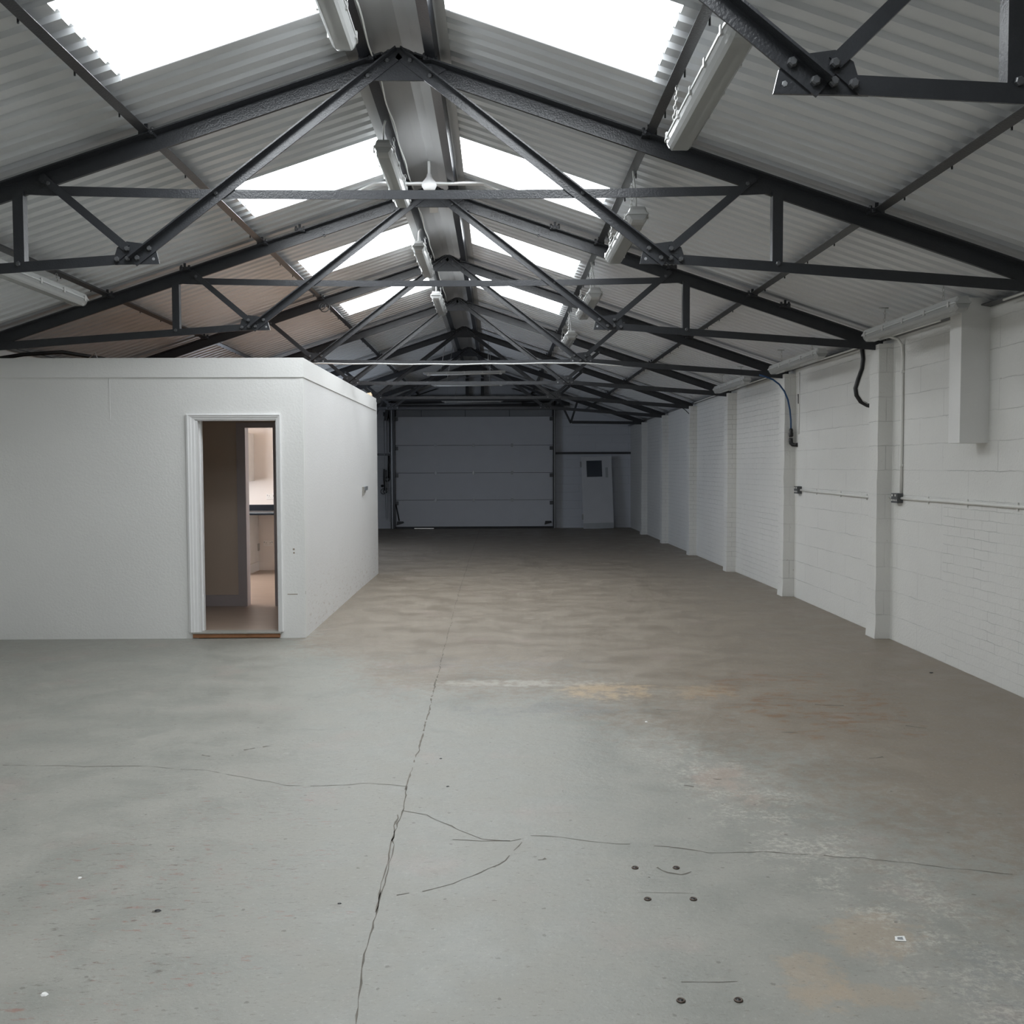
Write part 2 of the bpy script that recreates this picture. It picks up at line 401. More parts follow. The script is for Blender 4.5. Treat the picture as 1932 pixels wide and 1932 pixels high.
# gable walls with door openings
def gable(y0, y1, zb, openings):
    mb = MB(); dz = drop(y0)
    xs = sorted({XL-.25, X0, XR+.25, *[o[0] for o in openings], *[o[1] for o in openings]})
    for a, b in zip(xs[:-1], xs[1:]):
        base = zb
        for o in openings:
            if o[0] <= a and b <= o[1]: base = o[2]
        mb.prism([(a, base), (b, base), (b, zroof(b,-.005)-dz), (a, zroof(a,-.005)-dz)], y0, y1)
    return mb
DX0, DX1, DZ = PX(744, 27.1), PX(1045.5, 27.1), PZ(773, 27.1)
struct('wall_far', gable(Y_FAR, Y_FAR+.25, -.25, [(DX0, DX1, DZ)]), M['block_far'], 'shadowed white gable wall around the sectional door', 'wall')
struct('wall_back', gable(Y_BACK-.25, Y_BACK, -.15, [(-3.6, 2.6, 3.3)]), M['render_dull'], 'gable wall with the open doorway at the entrance end', 'wall')

# roof: corrugated sheets in courses, leaving the rooflights open
def prof(y):                                   # trapezoid wave, 0 at the purlins, up .032
    t = (y / PITCH) % 1.0
    return .032 if .46 <= t < .90 else 0.0
def ycuts(y0, y1):
    k0 = math.floor(y0/PITCH); out = [] 
    k = k0
    while k*PITCH <= y1 + 1e-6:
        for fr, hgt in ((0.0, 0.0), (.50, 0.0), (.60, .025), (.90, .025)):
            y = (k+fr)*PITCH
            if y0-1e-6 <= y <= y1+1e-6: out.append((y, hgt))
        k += 1
    return out
def snap(y): return round(y/PITCH)*PITCH
def sheet(mb, side, d0, d1, y0, y1, lift=0.0):
    c = ycuts(y0, y1); b = []
    for d in (d0, d1):
        for y, hgt in c:
            x = X0 + side*d*S
            b.append((x, y, H + S*(4.31 - .3345*d - H) + hgt + lift - drop(y)))
    n = len(c)
    mb.add(b, [(i, i+1, n+i+1, n+i) for i in range(n-1)])
SKY = [(1.72, 2.64), (4.70, 5.62), (7.75, 8.70), (10.48, 11.40), (13.22, 14.18)]
SKY = [(snap(a), snap(a)+6*PITCH) for a, b in SKY]
D1 = 1.60
for side, nm in ((-1, 'left'), (1, 'right')):
    mb = MB(); y = snap(Y_BACK-.1)
    for a, b in SKY: sheet(mb, side, .262, D1, y, a); y = b
    sheet(mb, side, .262, D1, y, snap(Y_FAR+.2))
    sheet(mb, side, D1-.10, 3.05, snap(Y_BACK-.1), snap(Y_FAR+.2), -.0015)
    sheet(mb, side, 2.97, 4.62, snap(Y_BACK-.1), snap(Y_FAR+.2), -.003)
    o = struct('ceiling', mb, M['sheet'], 'corrugated grey roof sheets on the slope %s' % ('over the white office' if side < 0 else 'over the piered wall'), 'ceiling')
names = ['behind the overhead truss', 'beside the hanging lamp before the first full truss', 'behind the first full truss beside the white fan',
         'second behind the first full truss', 'farthest before the dark bays']
w = 1
for i, (a, b) in enumerate(SKY):
    for side in (-1, 1):
        mb = MB(); sheet(mb, side, .292, D1+.02, a, b, .006)
        struct('window_%d' % w, mb, M['rooflight'], 'bright translucent rooflight %s, slope %s' % (names[i], 'over the office' if side < 0 else 'over the piered wall'), 'skylight'); w += 1
def zc(d, up): return H + S*(4.31 - .3345*d - H) + up
cap = MB().sweepY([(X0-.345*S, zc(.345,.036)), (X0-.19*S, zc(.19,.045)), (X0-.10*S, zc(.10,.055)), (X0, zc(0,.045)), (X0+.10*S, zc(.10,.055)), (X0+.19*S, zc(.19,.045)), (X0+.345*S, zc(.345,.036)),
                   (X0+.345*S, zc(.345,.040)), (X0, zc(0,.055)), (X0-.345*S, zc(.345,.040))], [Y_BACK-.2, 13, Y_FAR+.3])
struct('trim_1', cap, M['cap'], 'folded grey ridge flashing along the roof apex', 'ridge flashing')

for i, s_ in enumerate((-1, 1)):
    pr = [(X0+s_*.252*S, zc(.252,-.004)), (X0+s_*.325*S, zc(.325,-.004)), (X0+s_*.325*S, zc(.325,-.001)), (X0+s_*.252*S, zc(.252,-.001))]
    struct('trim_%d' % (5+i), MB().sweepY(pr, YS), M['cap'], 'narrow grey strip under the sheet ends beside the ridge purlin, %s' % ('office side' if s_ < 0 else 'piered-wall side'), 'trim')
# pilasters
TY = [3.248 + 3.0*k for k in range(8)]
pil_lab = ['', 'white pier with black hose tucked behind it', 'white pier the blue hose hangs in front of',
           'white pier under the end of the bare-tied truss', 'white pier beside the thin dangling cable', 'white pier second from the shadowed gable', 'white pier closest to the shadowed gable']
w = 0
for k in [1, 2, 3, 4, 5, 6, 7]:
    yk = TY[k]; mb = MB(); n = 13; dz = drop(yk)
    # rough front edge
    zs = [2.79*i/n for i in range(n+1)]
    vs = []
    for z in zs:
        j = random.uniform(-.006, .006); j2 = random.uniform(-.006, .006)
        e = .012 if z < .2 else 0
        x = XR - .135 - e
        vs += [(XR+.02, yk-.10, z-dz-.05), (x+j2, yk-.10, z-dz-.05), (x+j, yk-.092+j2, z-dz-.05), (x+j, yk+.12, z-dz-.05), (XR+.02, yk+.12, z-dz-.05)]
    fs = []
    for i in range(n):
        for q in range(4): fs.append((i*5+q, i*5+q+1, i*5+q+6, i*5+q+5))
    fs.append(tuple(n*5+q for q in range(5)))
    mb.add(vs, fs)
    struct('pilaster', mb, M['pilaster'], pil_lab[k-1] if k > 1 else 'white pier at the edge of the photo under the first full truss', 'pier')

# ------------------------------------------------------------------ roof trusses
ZB = 2.65
def tx(d): return S*d
def tz(z): return H + S*(z-H) - ZB
def member(p0, p1, w, y0, t=.009, leg=0, legy=0, which='edge'):
    """flat bar: edge line p0-p1 (x,z), width w to the left of the direction; leg at the edge line (legy -1 towards the viewer)"""
    a = Vector(p0); b = Vector(p1); d = (b-a).normalized(); n = Vector((-d.y, d.x))
    mb = MB().prism([tuple(a), tuple(b), tuple(b+n*w), tuple(a+n*w)], y0, y0+t)
    if leg:
        s = 1 if w > 0 else -1
        q = n*t*s
        ya, yb = (y0-leg, y0) if legy < 0 else (y0+t, y0+t+leg)
        mb.prism([tuple(a), tuple(b), tuple(b+q), tuple(a+q)], ya, yb)
    return mb
def make_truss(loc, label, low_tie=False, dz=0.0, vert_d=None, extra=(), node=None, far=False, letters=None, sag=.03, bolts=True, bands=()):
    t = thing('roof_truss', loc, label, 'roof truss', 'steel roof trusses')
    m = M['steel']
    for s in (-1, 1):
        P = lambda d, z: (s*tx(d), tz(z))
        # rafter: T section
        mb = MB()
        e = 4.27
        mb.prism([P(.045, 4.215), P(e, 4.23-.3345*e), P(e, 4.23-.3345*e-.108), P(.06, 4.102)], .012, .022)
        mb.prism([P(.105, 4.195), P(e, 4.23-.3345*e), P(e, 4.23-.3345*e-.010), P(.105, 4.185)], -.062, .095)
        mb.prism([P(.06, 4.112), P(e, 4.23-.3345*e-.098), P(e, 4.23-.3345*e-.108), P(.06, 4.102)], .006, .028)
        raf = mb.build('rafter', m, t, True)
        if letters and letters.get(s):
            for txt, d0, size in letters[s]:
                cu = bpy.data.curves.new('lettering', 'FONT'); cu.body = txt; cu.size = size; cu.extrude = .0025; cu.space_character = 1.25
                cu.materials.append(M['black'])
                tmp = bpy.data.objects.new('tmp', cu); COL.objects.link(tmp); bpy.context.view_layer.update()
                me = bpy.data.meshes.new_from_object(tmp.evaluated_get(bpy.context.evaluated_depsgraph_get())); bpy.data.objects.remove(tmp)
                if not me.materials: me.materials.append(M['black'])
                lo = bpy.data.objects.new('lettering', me); COL.objects.link(lo); lo.parent = raf
                sl = -s*math.atan(.3345)
                lo.matrix_local = Matrix.Translation((s*tx(d0), .0115, tz(4.23-.3345*d0-.075))) @ Matrix.Rotation(s*math.atan(.3345), 4, 'Y') @ Matrix.Rotation(R(90), 4, 'X')
        for d in bands:
            zb_ = 4.23-.3345*d
            mb = MB().prism([P(d, zb_-.008), P(d+.018, zb_-.014), P(d-.010, zb_-.115), P(d-.028, zb_-.109)], .006, .028)
            mb.build('strap', M['steel_dark'], t, True)
        # bottom chord
        if node:
            g0 = node; ch = [(g0[0], g0[1]+.05), (4.19, 2.785), (4.19, 2.71), (g0[0], g0[1]-.02)]
        else:
            ch = [(1.72, 2.966+dz), (4.19, 2.785), (4.19, 2.71), (1.80, 2.899+dz)]
        mb = MB().prism([P(*p) for p in ch], -.009, 0)
        mb.prism([P(ch[0][0]+.12, ch[0][1]-.009), P(ch[0][0]+.12, ch[0][1]-.018), P(4.19, 2.776), P(4.19, 2.785)], 0, .055)
        mb.build('bottom_chord', m, t, True)
        if node:
            a = P(node[0], node[1]); b = P(node[0]+.16, 4.23-.3345*(node[0]+.16)-.09)
            member(a, b, .05, -.02).build('strut', m, t, True)
            b = P(node[0]-.27, node[1]+.55); member(a, b, .05, -.02).build('strut', m, t, True)
            a = P(.04, 4.19); b = P(node[0]-.27, node[1]+.55); member(a, b, -.06*s, -.009).build('diagonal_tie', m, t, True)
            continue
        # diagonal tie from node to ridge
        a = P(.018, 4.236); b = P(1.70, 2.944+dz)
        member(a, b, -.066*s, -.009, .009, .05, -1).build('diagonal_tie', m, t, True)
        # strut from node out to rafter (edge line = lower outer edge)
        a = P(1.735, 2.984+dz); b = P(2.262, 3.43)
        member(a, b, .050*s, -.009, .009, .05, 1).build('strut', m, t, True)
        # hanger
        vd = vert_d or 2.362
        mb = MB().prism([P(vd, 3.36), P(vd+.066, 3.34), P(vd+.066, 2.87+dz*.4), P(vd, 2.875+dz*.4)], -.004, .005)
        mb.prism([P(vd, 3.36), P(vd+.009, 3.36), P(vd+.009, 2.87+dz*.4), P(vd, 2.87+dz*.4)], .005, .055)
        if not low_tie: mb.build('hanger', m, t, True)
        # gusset plate with its bolts
        g = [(1.518,2.906),(1.536,2.983),(1.586,3.029),(1.722,3.047),(1.782,3.009),(1.797,2.962),(1.845,2.95),(1.835,2.90)]
        gp = MB().prism([P(d, z+dz) for d, z in g], 0, .012).build('gusset_plate', m, t, True)
        if bolts:
            for d, z, y in [(1.652,2.941,-.009),(1.575,3.000,-.009),(1.715,2.997,-.009),(1.712,2.938,-.009),(1.778,2.932,-.009)]:
                b = MB().bolt(s*tx(d), y, tz(z+dz), .0165, .02).build('bolt', M['bolt'], gp, True)
            MB().bolt(s*tx(1.555), 0, tz(2.937+dz), .010, .002).build('bolt_hole', M['galv'], gp, True)
            if not low_tie: MB().bolt(s*tx(vd+.035), -.009, tz(2.905+dz*.4), .016, .012).build('bolt', M['bolt'], t, True)
            if not low_tie: MB().bolt(s*tx(1.155), -.009, tz(3.345), .014, .012).build('bolt', M['bolt'], t, True)
            MB().bolt(s*tx(2.2), -.009, tz(3.405), .014, .008).build('bolt', M['bolt'], t, True)
        # cleats fixing the purlins
        for d in (.20, 1.57, 3.01) + tuple(e_[1] for e_ in extra if e_[0] == s):
            z = 4.23-.3345*d
            mb = MB()
            x = s*tx(d)
            mb.box(x-.045, x+.045, -.055, .085, tz(z)-.012, tz(z)+.02)
            mb.box(x-.012, x+.010, -.045, -.035, tz(z)+.01, tz(z)+.055)
            for q in (-1, 1):
                mb.bolt(x+q*.028, -.054, tz(z)+.002, .013, .016); mb.bolt(x+q*.035, -.03, tz(z)+.019, .012, .02, 'Z')
            mb.build('purlin_cleat', m, t, True)
    # collar or low tie
    P = lambda d, z: (tx(d), tz(z))
    mb = MB()
    if low_tie:
        mb.prism([P(-1.70, 2.957), P(0, 2.957-sag*.5), P(1.70, 2.957), P(1.70, 2.905), P(0, 2.905-sag*.5), P(-1.70, 2.905)], .013, .022)
        mb.build('tie_bar', m, t, True)
    elif not node:
        top = [(-2.20, 3.392), (-1.4, 3.373), (-.6, 3.366), (.6, 3.368), (1.4, 3.378), (2.20, 3.396)]
        bot = [(2.34, 3.345), (2.2, 3.338), (1.4, 3.322), (.6, 3.312), (-.6, 3.310), (-1.4, 3.317), (-2.2, 3.332), (-2.34, 3.338)]
        mb.prism([P(d, z) for d, z in top + bot], .001, .010)
        mb.build('collar_bar', m, t, True)
    else:
        mb.prism([P(-2.2, node[1]+.55+.06), P(2.2, node[1]+.55+.06), P(2.2, node[1]+.55), P(-2.2, node[1]+.55)], .001, .010)
        mb.build('collar_bar', m, t, True)
    rp = MB().prism([P(d, z) for d, z in [(-.182,4.045),(.182,4.045),(.30,4.115),(.10,4.215),(.07,4.232),(.03,4.248),(-.03,4.248),(-.07,4.232),(-.10,4.215),(-.30,4.115)]], 0, .012).build('ridge_plate', m, t, True)
    if bolts:
        for s in (-1, 1):
            for d, z, y in [(.072,4.165,-.009),(.195,4.07,-.009),(.195,4.118,0),(.135,4.155,0)]:
                MB().bolt(s*tx(d), y, tz(z), .015, .013).build('bolt', M['bolt'], rp, True)
            for k in range(4):
                MB().bolt(s*tx(.06+.045*k), -.03, tz(4.222-.3345*(.06+.045*k)), .014, .018, 'Z').build('bolt', M['bolt'], rp, True)
    return t
def base(k): return (X0, TY[k], ZB - drop(TY[k]))
T = {}
T[0] = make_truss(base(0), 'dark steel roof truss overhead, cut off by the top edge of the photo', dz=-.062, vert_d=2.29, sag=0)
T[1] = make_truss(base(1), 'dark steel truss whose flat collar crosses just in front of the white fan')
T[2] = make_truss(base(2), 'dark steel truss hard against the front of the white office, black hose at its end',
                  bands=(.36, 1.02), extra=[(-1,1.22),(-1,2.29),(1,1.155),(1,2.25),(1,3.32)],
                  letters={1: [('ENGLAND', .55, .055), ('STEEL', .95, .055)], -1: [('LANARK', .75, .05)]})
T[3] = make_truss(base(3), 'dark steel truss with pale cables clipped along its low tie bar', True, letters={1: [('LANARKSHIRE STEEL', .55, .055)]})
T[4] = make_truss(base(4), 'dark steel truss with a bare low tie bar, directly behind the cabled one', True, sag=0)
def recopy(src, k, label):
    c = copy_tree(src); c.location = base(k); c['label'] = label; return c
T[5] = recopy(T[4], 5, 'shadowed truss in the dark bays, second behind the cabled truss')
T[6] = recopy(T[4], 6, 'shadowed truss in the dark bays, third behind the cabled truss')
T[7] = make_truss(base(7), 'shadowed truss with dropped bracing node in front of the sectional door', node=(2.46, 2.755), bolts=False)

# ------------------------------------------------------------------ purlins (each a continuous run)
def purlin(d, side, label, w=.062, leg=.055, off=0.0, name='purlin', legin=True):
    z = 4.23-.3345*d + .002
    x = X0 + side*d*S; zz = H + S*(z-H)
    th = math.atan(.3345)*-side
    def rot(px, pz): return (x + px*math.cos(th) - pz*math.sin(th), zz + px*math.sin(th) + pz*math.cos(th))
    t = .007
    q = -side if legin else side
    pr = [rot(0,0), rot(q*leg,0), rot(q*leg,t), rot(q*t,t), rot(q*t,w), rot(0,w)]
    mb = MB().sweepY(pr, YS)
    y = .4
    while y < 27 and d > 1:             # hook bolts
        bx, bz = rot(-q*.004, .03)
        mb.tube([(bx, y, bz-.035-drop(y)), (bx, y, bz+.02-drop(y))], .0055, 5); y += PITCH*4
    mb.smooth = False
    o = mb.build(name, M['steel_dark' if d < 1 else 'steel']); return tag(o, label, 'purlin', 'steel roof purlins')
purlin(.235, -1, 'dark steel ridge purlin with cable clipped along it, office side', legin=True, leg=.07)
purlin(.235, 1, 'dark steel ridge purlin on the piered-wall side of the apex', legin=True, leg=.07)
purlin(1.60, -1, 'dark steel purlin under the lower ends of the office-side rooflights')
purlin(1.60, 1, 'dark steel purlin under the lower ends of the rooflights, piered-wall side')
purlin(3.04, -1, 'dark steel purlin halfway down the office-side slope, under grey sheets')
purlin(3.04, 1, 'dark steel purlin halfway down the slope towards the piered wall')
for s, lab in ((-1, 'dark steel eaves angle along the top of the wall behind the office'), (1, 'dark steel eaves angle along the top of the piered wall')):
    xw = XR-.005 if s > 0 else XL+.005
    pr = [(xw, 2.79), (xw-s*.07, 2.80), (xw-s*.07, 2.81), (xw-s*.01, 2.81), (xw-s*.01, 2.825), (xw, 2.825)]
    runs = [(YS, lab)] if s < 0 else [([7.545, 13.0, Y_FAR], lab + ' beyond the boxed duct'), ([Y_BACK, 7.345], lab + ' up to the boxed duct')]
    for yr, lb_ in runs: tag(MB().sweepY(pr, yr).build('eaves_angle', M['steel']), lb_, 'steel angle', 'eaves angles')

# ------------------------------------------------------------------ weatherproof strip lamps
def make_lamp(name, Ln, label, group, wd=.15, hg=.115):
    """lamp along +Y from y=0 to Ln, z=0 is the bottom of the diffuser"""
    t = thing(name, (0,0,0), label, 'strip lamp', group)
    def loft(secs):
        mb = MB(); n = len(secs[0][1]); vs = []; fs = []
        for y, pr in secs: vs += [(x, y, z) for x, z in pr]
        for k in range(len(secs)-1):
            for i in range(n): fs.append((k*n+i, k*n+(i+1)%n, (k+1)*n+(i+1)%n, (k+1)*n+i))
        fs += [tuple(range(n-1,-1,-1)), tuple((len(secs)-1)*n+i for i in range(n))]
        mb.add(vs, fs); return mb
    zs = hg*.52
    def hp(k): return [(-wd/2*k, zs), (wd/2*k, zs), (wd/2*k, zs+.012), (wd*.42*k, zs+.018), (wd*.36*k, hg-.012), (wd*.30*k, hg), (-wd*.30*k, hg), (-wd*.36*k, hg-.012), (-wd*.42*k, zs+.018), (-wd/2*k, zs+.012)]
    def hp2(k): return [(x*k, zs + (z-zs)*.55) for x, z in hp(1)]
    loft([(0, hp2(.86)), (.012, hp(.95)), (.05, hp(1)), (Ln-.05, hp(1)), (Ln-.012, hp(.95)), (Ln, hp2(.86))]).build('housing', M['housing'], t, True)
    def dp(k, b): return [(-wd*.47*k, zs-.001), (-wd*.44*k, zs*.55+b), (-wd*.36*k, .012+b), (-wd*.27*k, b), (wd*.27*k, b), (wd*.36*k, .012+b), (wd*.44*k, zs*.55+b), (wd*.47*k, zs-.001)]
    d = loft([(.010, dp(.88,.022)), (.035, dp(.96,.008)), (.07, dp(1,0)), (Ln-.07, dp(1,0)), (Ln-.035, dp(.96,.008)), (Ln-.010, dp(.88,.022))])
    d.build('diffuser', M['diffuser'], t, True)
    MB().box(-wd*.38, wd*.38, .06, Ln-.06, zs-.008, zs+.004).build('gear_tray', M['tray'], t, True)
    for s in (-1, 1):
        MB().tube([(s*wd*.2, .10, zs-.026), (s*wd*.2, Ln-.10, zs-.026)], .013, 8).build('tube', M['tube_off'], t, True)
    for e in (.075, Ln-.12):
        MB().box(-wd*.36, wd*.36, e, e+.045, zs-.045, zs-.002).build('lamp_holder', M['tray'], t, True)
    n = 5
    for s in (-1, 1):
        for i in range(n):
            y = .10 + (Ln-.2)*i/(n-1)
            MB().box(s*wd*.5-.005, s*wd*.5+.005, y-.012, y+.012, zs-.014, zs+.024).build('clip', M['tray'], t, True)
    return t
HG = .115
lampL = make_lamp('strip_lamp', 1.55, 'unlit lamp close under the ridge, first in the ridge row, cut by the top edge', 'strip lamps hung along the ridge')
lampM = make_lamp('strip_lamp', 1.50, 'unlit lamp behind the overhead truss, biggest of the row beside the rooflights', 'strip lamps hung beside the rooflights', .16)
lampR = make_lamp('strip_lamp', 1.80, 'unlit lamp by the wall top beside the boxed-in duct', 'strip lamps hung along the piered wall', .13, .105)
def place(src, x, y, z, first, label=None, group=None):
    o = src if first else copy_tree(src)
    if not first:
        for ch in list(o.children):
            if ch.name.startswith(('chain', 'hook', 'supply_cable')): bpy.data.objects.remove(ch)
    o.location = (x, y, z)
    if label: o['label'] = label
    if group: o['group'] = group
    return o
def hang(o, pts, m='chain', name='chain', r=None):
    for p0, p1 in pts:
        mb = MB()
        if r: mb.tube([p0, p1], r, 6)
        else: mb.chain(p0, p1)
        mb.build(name, M[m], o)
labL = ['unlit lamp close under the ridge, first in the ridge row, cut by the top edge', 'unlit lamp under the ridge beside the white fan, crossing the flat collar', 'unlit lamp under the ridge just above the second collar bar', 'smallest unlit lamp of the row under the ridge']
L_Y = [4.02, 7.36, 10.62, 13.62]
zpl = H + S*(4.23-.3345*.235-H)
for i, y in enumerate(L_Y):
    x = -.825; zb = 3.895 - drop(y) - (.01 if i == 0 else 0)
    o = place(lampL, x, y, zb, i == 0, labL[i])
    zt = zb + HG
    xe = x + .05
    hang(o, [((xe, y+.30, zt-.004), (xe, y+.30, zpl+.006-drop(y))), ((xe, y+1.25, zt-.004), (xe, y+1.25, zpl+.006-drop(y)))])
    MB().tube([(x, y+.04, zt-.02), (x+.004, y+.03, zt+.06), (x+.01, y-.02, zpl-.02-drop(y)), (x+.03, y-.10, zpl-.004-drop(y))], .009, 7).build('supply_cable', M['cable_grey'], o)
labM = ['unlit lamp behind the overhead truss, biggest of the row beside the rooflights', 'unlit lamp of the rooflight row crossed by the diagonal of the fan-side truss', 'unlit lamp of the rooflight row crossed by the second full truss', 'smallest unlit lamp of the rooflight row, above the cabled tie bar']
for i, y in enumerate([4.02, 7.05, 10.12, 13.3]):
    x = 1.0; zb = 3.335 - drop(y) - (.02 if i > 1 else 0)
    o = place(lampM, x, y, zb, i == 0, labM[i])
    zt = zb + HG; zp = H + S*(4.23-.3345*1.6-H) - drop(y)
    hang(o, [((x-.03, y+.14, zt-.003), (x-.03, y+.14, zp-.008)), ((x-.05, y+1.36, zt-.003), (x-.03, y+1.36, zp-.012))])
    MB().tube([(x-.01, y+.04, zt-.01), (x-.012, y+.03, zt+.10), (x-.03, y+.02, zp-.02), (x-.055, y-.12, zp-.006)], .006, 6).build('supply_cable', M['cable_grey'], o)
labR = ['unlit lamp by the wall top beside the boxed-in duct', 'unlit lamp by the wall top over the black hose bay', 'unlit lamp by the wall top over the blue hose bay']
for i, y in enumerate([6.95, 9.98, 12.98]):
    x = 3.27; zb = 2.70 - drop(y) - .006*i
    o = place(lampR, x, y, zb, i == 0, labR[i])
    zt = zb + .105
    for q in (.32, 1.42):
        mb = MB().chain((x, y+q, zt-.003), (x, y+q, zroof(x)-drop(y+q)-.030)); mb.build('chain', M['chain'], o)
        MB().tube([(x-.05, y+q, zroof(x+.03)-drop(y+q)-.020), (x+.03, y+q, zroof(x+.03)-drop(y+q)-.020)], .006, 6).build('hook', M['chain'], o)
o = place(lampR, -3.52, 6.75, 2.985, False, 'unlit lamp on the office-side slope below the bottom chord', 'strip lamp on the office-side slope')
for ch in list(o.children):
    if ch.name.startswith(('chain', 'hook')): bpy.data.objects.remove(ch)
zp = H + S*(4.23-.3345*3.04-H)
hang(o, [((-3.54, 8.15, 3.087), (-3.56, 8.15, zp+.004)), ((-3.54, 7.05, 3.087), (-3.56, 7.05, zp+.004))])
# lamps hung across the dark bays
labT = ['unlit lamp hung crosswise in the dark bays, highest of the three', 'unlit lamp hung crosswise just below the bare tie bar', 'unlit lamp hung crosswise over the sectional door beam']
lampT = make_lamp('strip_lamp', 1.55, labT[0], 'strip lamps hung crosswise in the dark bays', .10, .06); lampT0 = copy_tree(lampT)
for i, (x0, y, z, a) in enumerate([(PX(800, 18.7), 18.7, PZ(709, 18.7), .02), (PX(814, 20.6), 20.6, PZ(729, 20.6), .006), (PX(834, 24.7), 24.7, PZ(760, 24.7), .012)]):
    o = lampT if i == 0 else copy_tree(lampT0)
    o.location = (x0, y, z); o['label'] = labT[i]; o['group'] = 'strip lamps hung crosswise in the dark bays'
    o.rotation_euler = (a, 0, R(-90))
    for q, dx in ((.33, .14), (1.22, .02)):
        top = zroof(x0+q+dx) - drop(y) - z
        mb = MB().tube([(0, q, .058), (0, q+dx, top-.02)], .006, 5); mb.build('chain', M['chain'], o, True)

bpy.data.batch_remove([lampT0] + list(lampT0.children))
# ------------------------------------------------------------------ ceiling fan
YF = 8.85; XF = PX(814, YF)
fz = PZ(356, YF)
fan = thing('ceiling_fan', (XF, YF, fz-.06), 'white ceiling fan hanging from the ridge behind the flat collar', 'ceiling fan')
ztop = zc(.01, .04)
MB().tube([(XF, YF, fz+.02), (XF, YF, ztop)], .0135, 10).build('rod', M['fan'], fan)
mb = MB(); prof_ = [(.0, -.055), (.03, -.055), (.052, -.042), (.066, -.015), (.066, .01), (.045, .035), (.026, .06), (.018, .09)]
n = 20
mb.add([(XF+r*math.cos(2*math.pi*k/n), YF+r*math.sin(2*math.pi*k/n), fz+z) for r, z in prof_[1:] for k in range(n)],
       [(i*n+k, i*n+(k+1)%n, (i+1)*n+(k+1)%n, (i+1)*n+k) for i in range(len(prof_)-2) for k in range(n)] + [tuple(range(n-1,-1,-1))])
mb.smooth = True; mb.build('motor_hub', M['fan'], fan)
for ang in (R(2), R(178), R(90)):
    c, s_ = math.cos(ang), math.sin(ang); mb = MB()
    st = [(.05, .030, .004), (.16, .022, .004), (.30, .034, .008), (.42, .036, .010), (.48, .036, .006), (.66, .04, -.075)]
    vs = []; fs = []
    for r, w_, z in st:
        for e, dz_ in ((-w_, 0), (w_, 0)):
            for th in (.010, -.006): vs.append((XF+r*c-e*s_, YF+r*s_+e*c, fz+z+dz_+th))
    for i in range(len(st)-1):
        a = i*4; b = a+4
        fs += [(a, b, b+2, a+2), (a+1, a+3, b+3, b+1), (a, a+1, b+1, b), (a+2, b+2, b+3, a+3)]
    fs += [(0,2,3,1), (len(st)*4-4, len(st)*4-3, len(st)*4-1, len(st)*4-2)]
    mb.add(vs, fs); mb.build('blade', M['fan'], fan)

# ------------------------------------------------------------------ white office
OX, OY0, OY1, OZ = -1.827, 9.39, 15.15, 2.647
DL, DR, DT = -2.845, -2.075, 2.075      # doorway
mb = MB().box(XL, DL, OY0, OY0+.1, -.05, 2.60).box(DR, OX, OY0, OY0+.1, -.05, 2.60).box(DL, DR, OY0, OY0+.1, DT, 2.60)
mb.box(DL, DR, OY0+.04, OY0+.1, -.05, .03)
struct('wall_office_front', mb, M['white_plaster'], 'white front wall of the office with the open doorway', 'wall')
wof = bpy.data.objects['wall_office_front']
MB().box(PX(214.3,9.39), PX(215.6,9.39), OY0-.003, OY0+.01, PZ(790,9.39), 2.466).build('board_joint', M['white_plaster'], wof)
for a, b, c, d in ((552,1033,555.5,1036.5),(552.6,1040,555.6,1043),(541,1119.2,560,1120.6),(573.2,1114,575,1120)):
    MB().box(PX(a,9.39), PX(c,9.39), OY0-.001, OY0+.01, PZ(d,9.39), PZ(b,9.39)).build('scuff_mark', M['scuff'], wof)
struct('wall_office_side', MB().box(OX-.1, OX, OY0+.1, OY1, -.06, 2.60), M['white_scuffed'], 'white side wall of the office facing the aisle, scuffed low down', 'wall')
struct('wall_office_back', MB().box(XL, OX-.1, OY1-.1, OY1, -.06, 2.60), M['kitchen_wall'], 'cream wall at the back of the office kitchen', 'wall')
struct('ceiling_office', MB().box(XL, OX-.02, OY0+.02, OY1-.02, 2.42, 2.46), M['cream'], 'ceiling inside the white office', 'ceiling')
struct('trim_2', MB().box(XL, OX+.010, OY0-.012, OY0+.02, 2.466, OZ).box(OX-.02, OX+.010, OY0+.02, OY1-.14, 2.466, OZ).box(XL, OX+.02-.04, OY0+.02, OY1-.14, OZ-.05, OZ-.03), M['white_plaster'], 'white fascia band round the top of the office', 'fascia')
struct('trim_3', MB().box(XL, OX-.02, OY0+.02, OY1-.14, OZ-.03, OZ-.012), M['chipboard'], 'bare board roof deck on top of the office', 'roof deck')
struct('trim_4', MB().box(OX-.028, OX+.003, OY0-.003, OY0+.028, 0.004, 2.47), M['white_plaster'], 'white corner bead on the office corner', 'corner bead')
struct('floor_office', MB().box(XL, OX-.1, OY0+.1, OY1-.1, .01, .06), M['vinyl'], 'woodgrain vinyl floor inside the office', 'floor')
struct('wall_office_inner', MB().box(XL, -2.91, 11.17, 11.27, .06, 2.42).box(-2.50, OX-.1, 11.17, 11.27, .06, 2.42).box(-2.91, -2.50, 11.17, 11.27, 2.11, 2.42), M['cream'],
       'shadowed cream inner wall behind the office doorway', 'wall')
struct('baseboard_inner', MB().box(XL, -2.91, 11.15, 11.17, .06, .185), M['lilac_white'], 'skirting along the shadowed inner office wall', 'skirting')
struct('baseboard_kitchen', MB().box(XL, OX-.1, OY1-.118, OY1-.1, .06, .18), M['kitchen_wall'], 'skirting along the kitchen back wall', 'skirting')
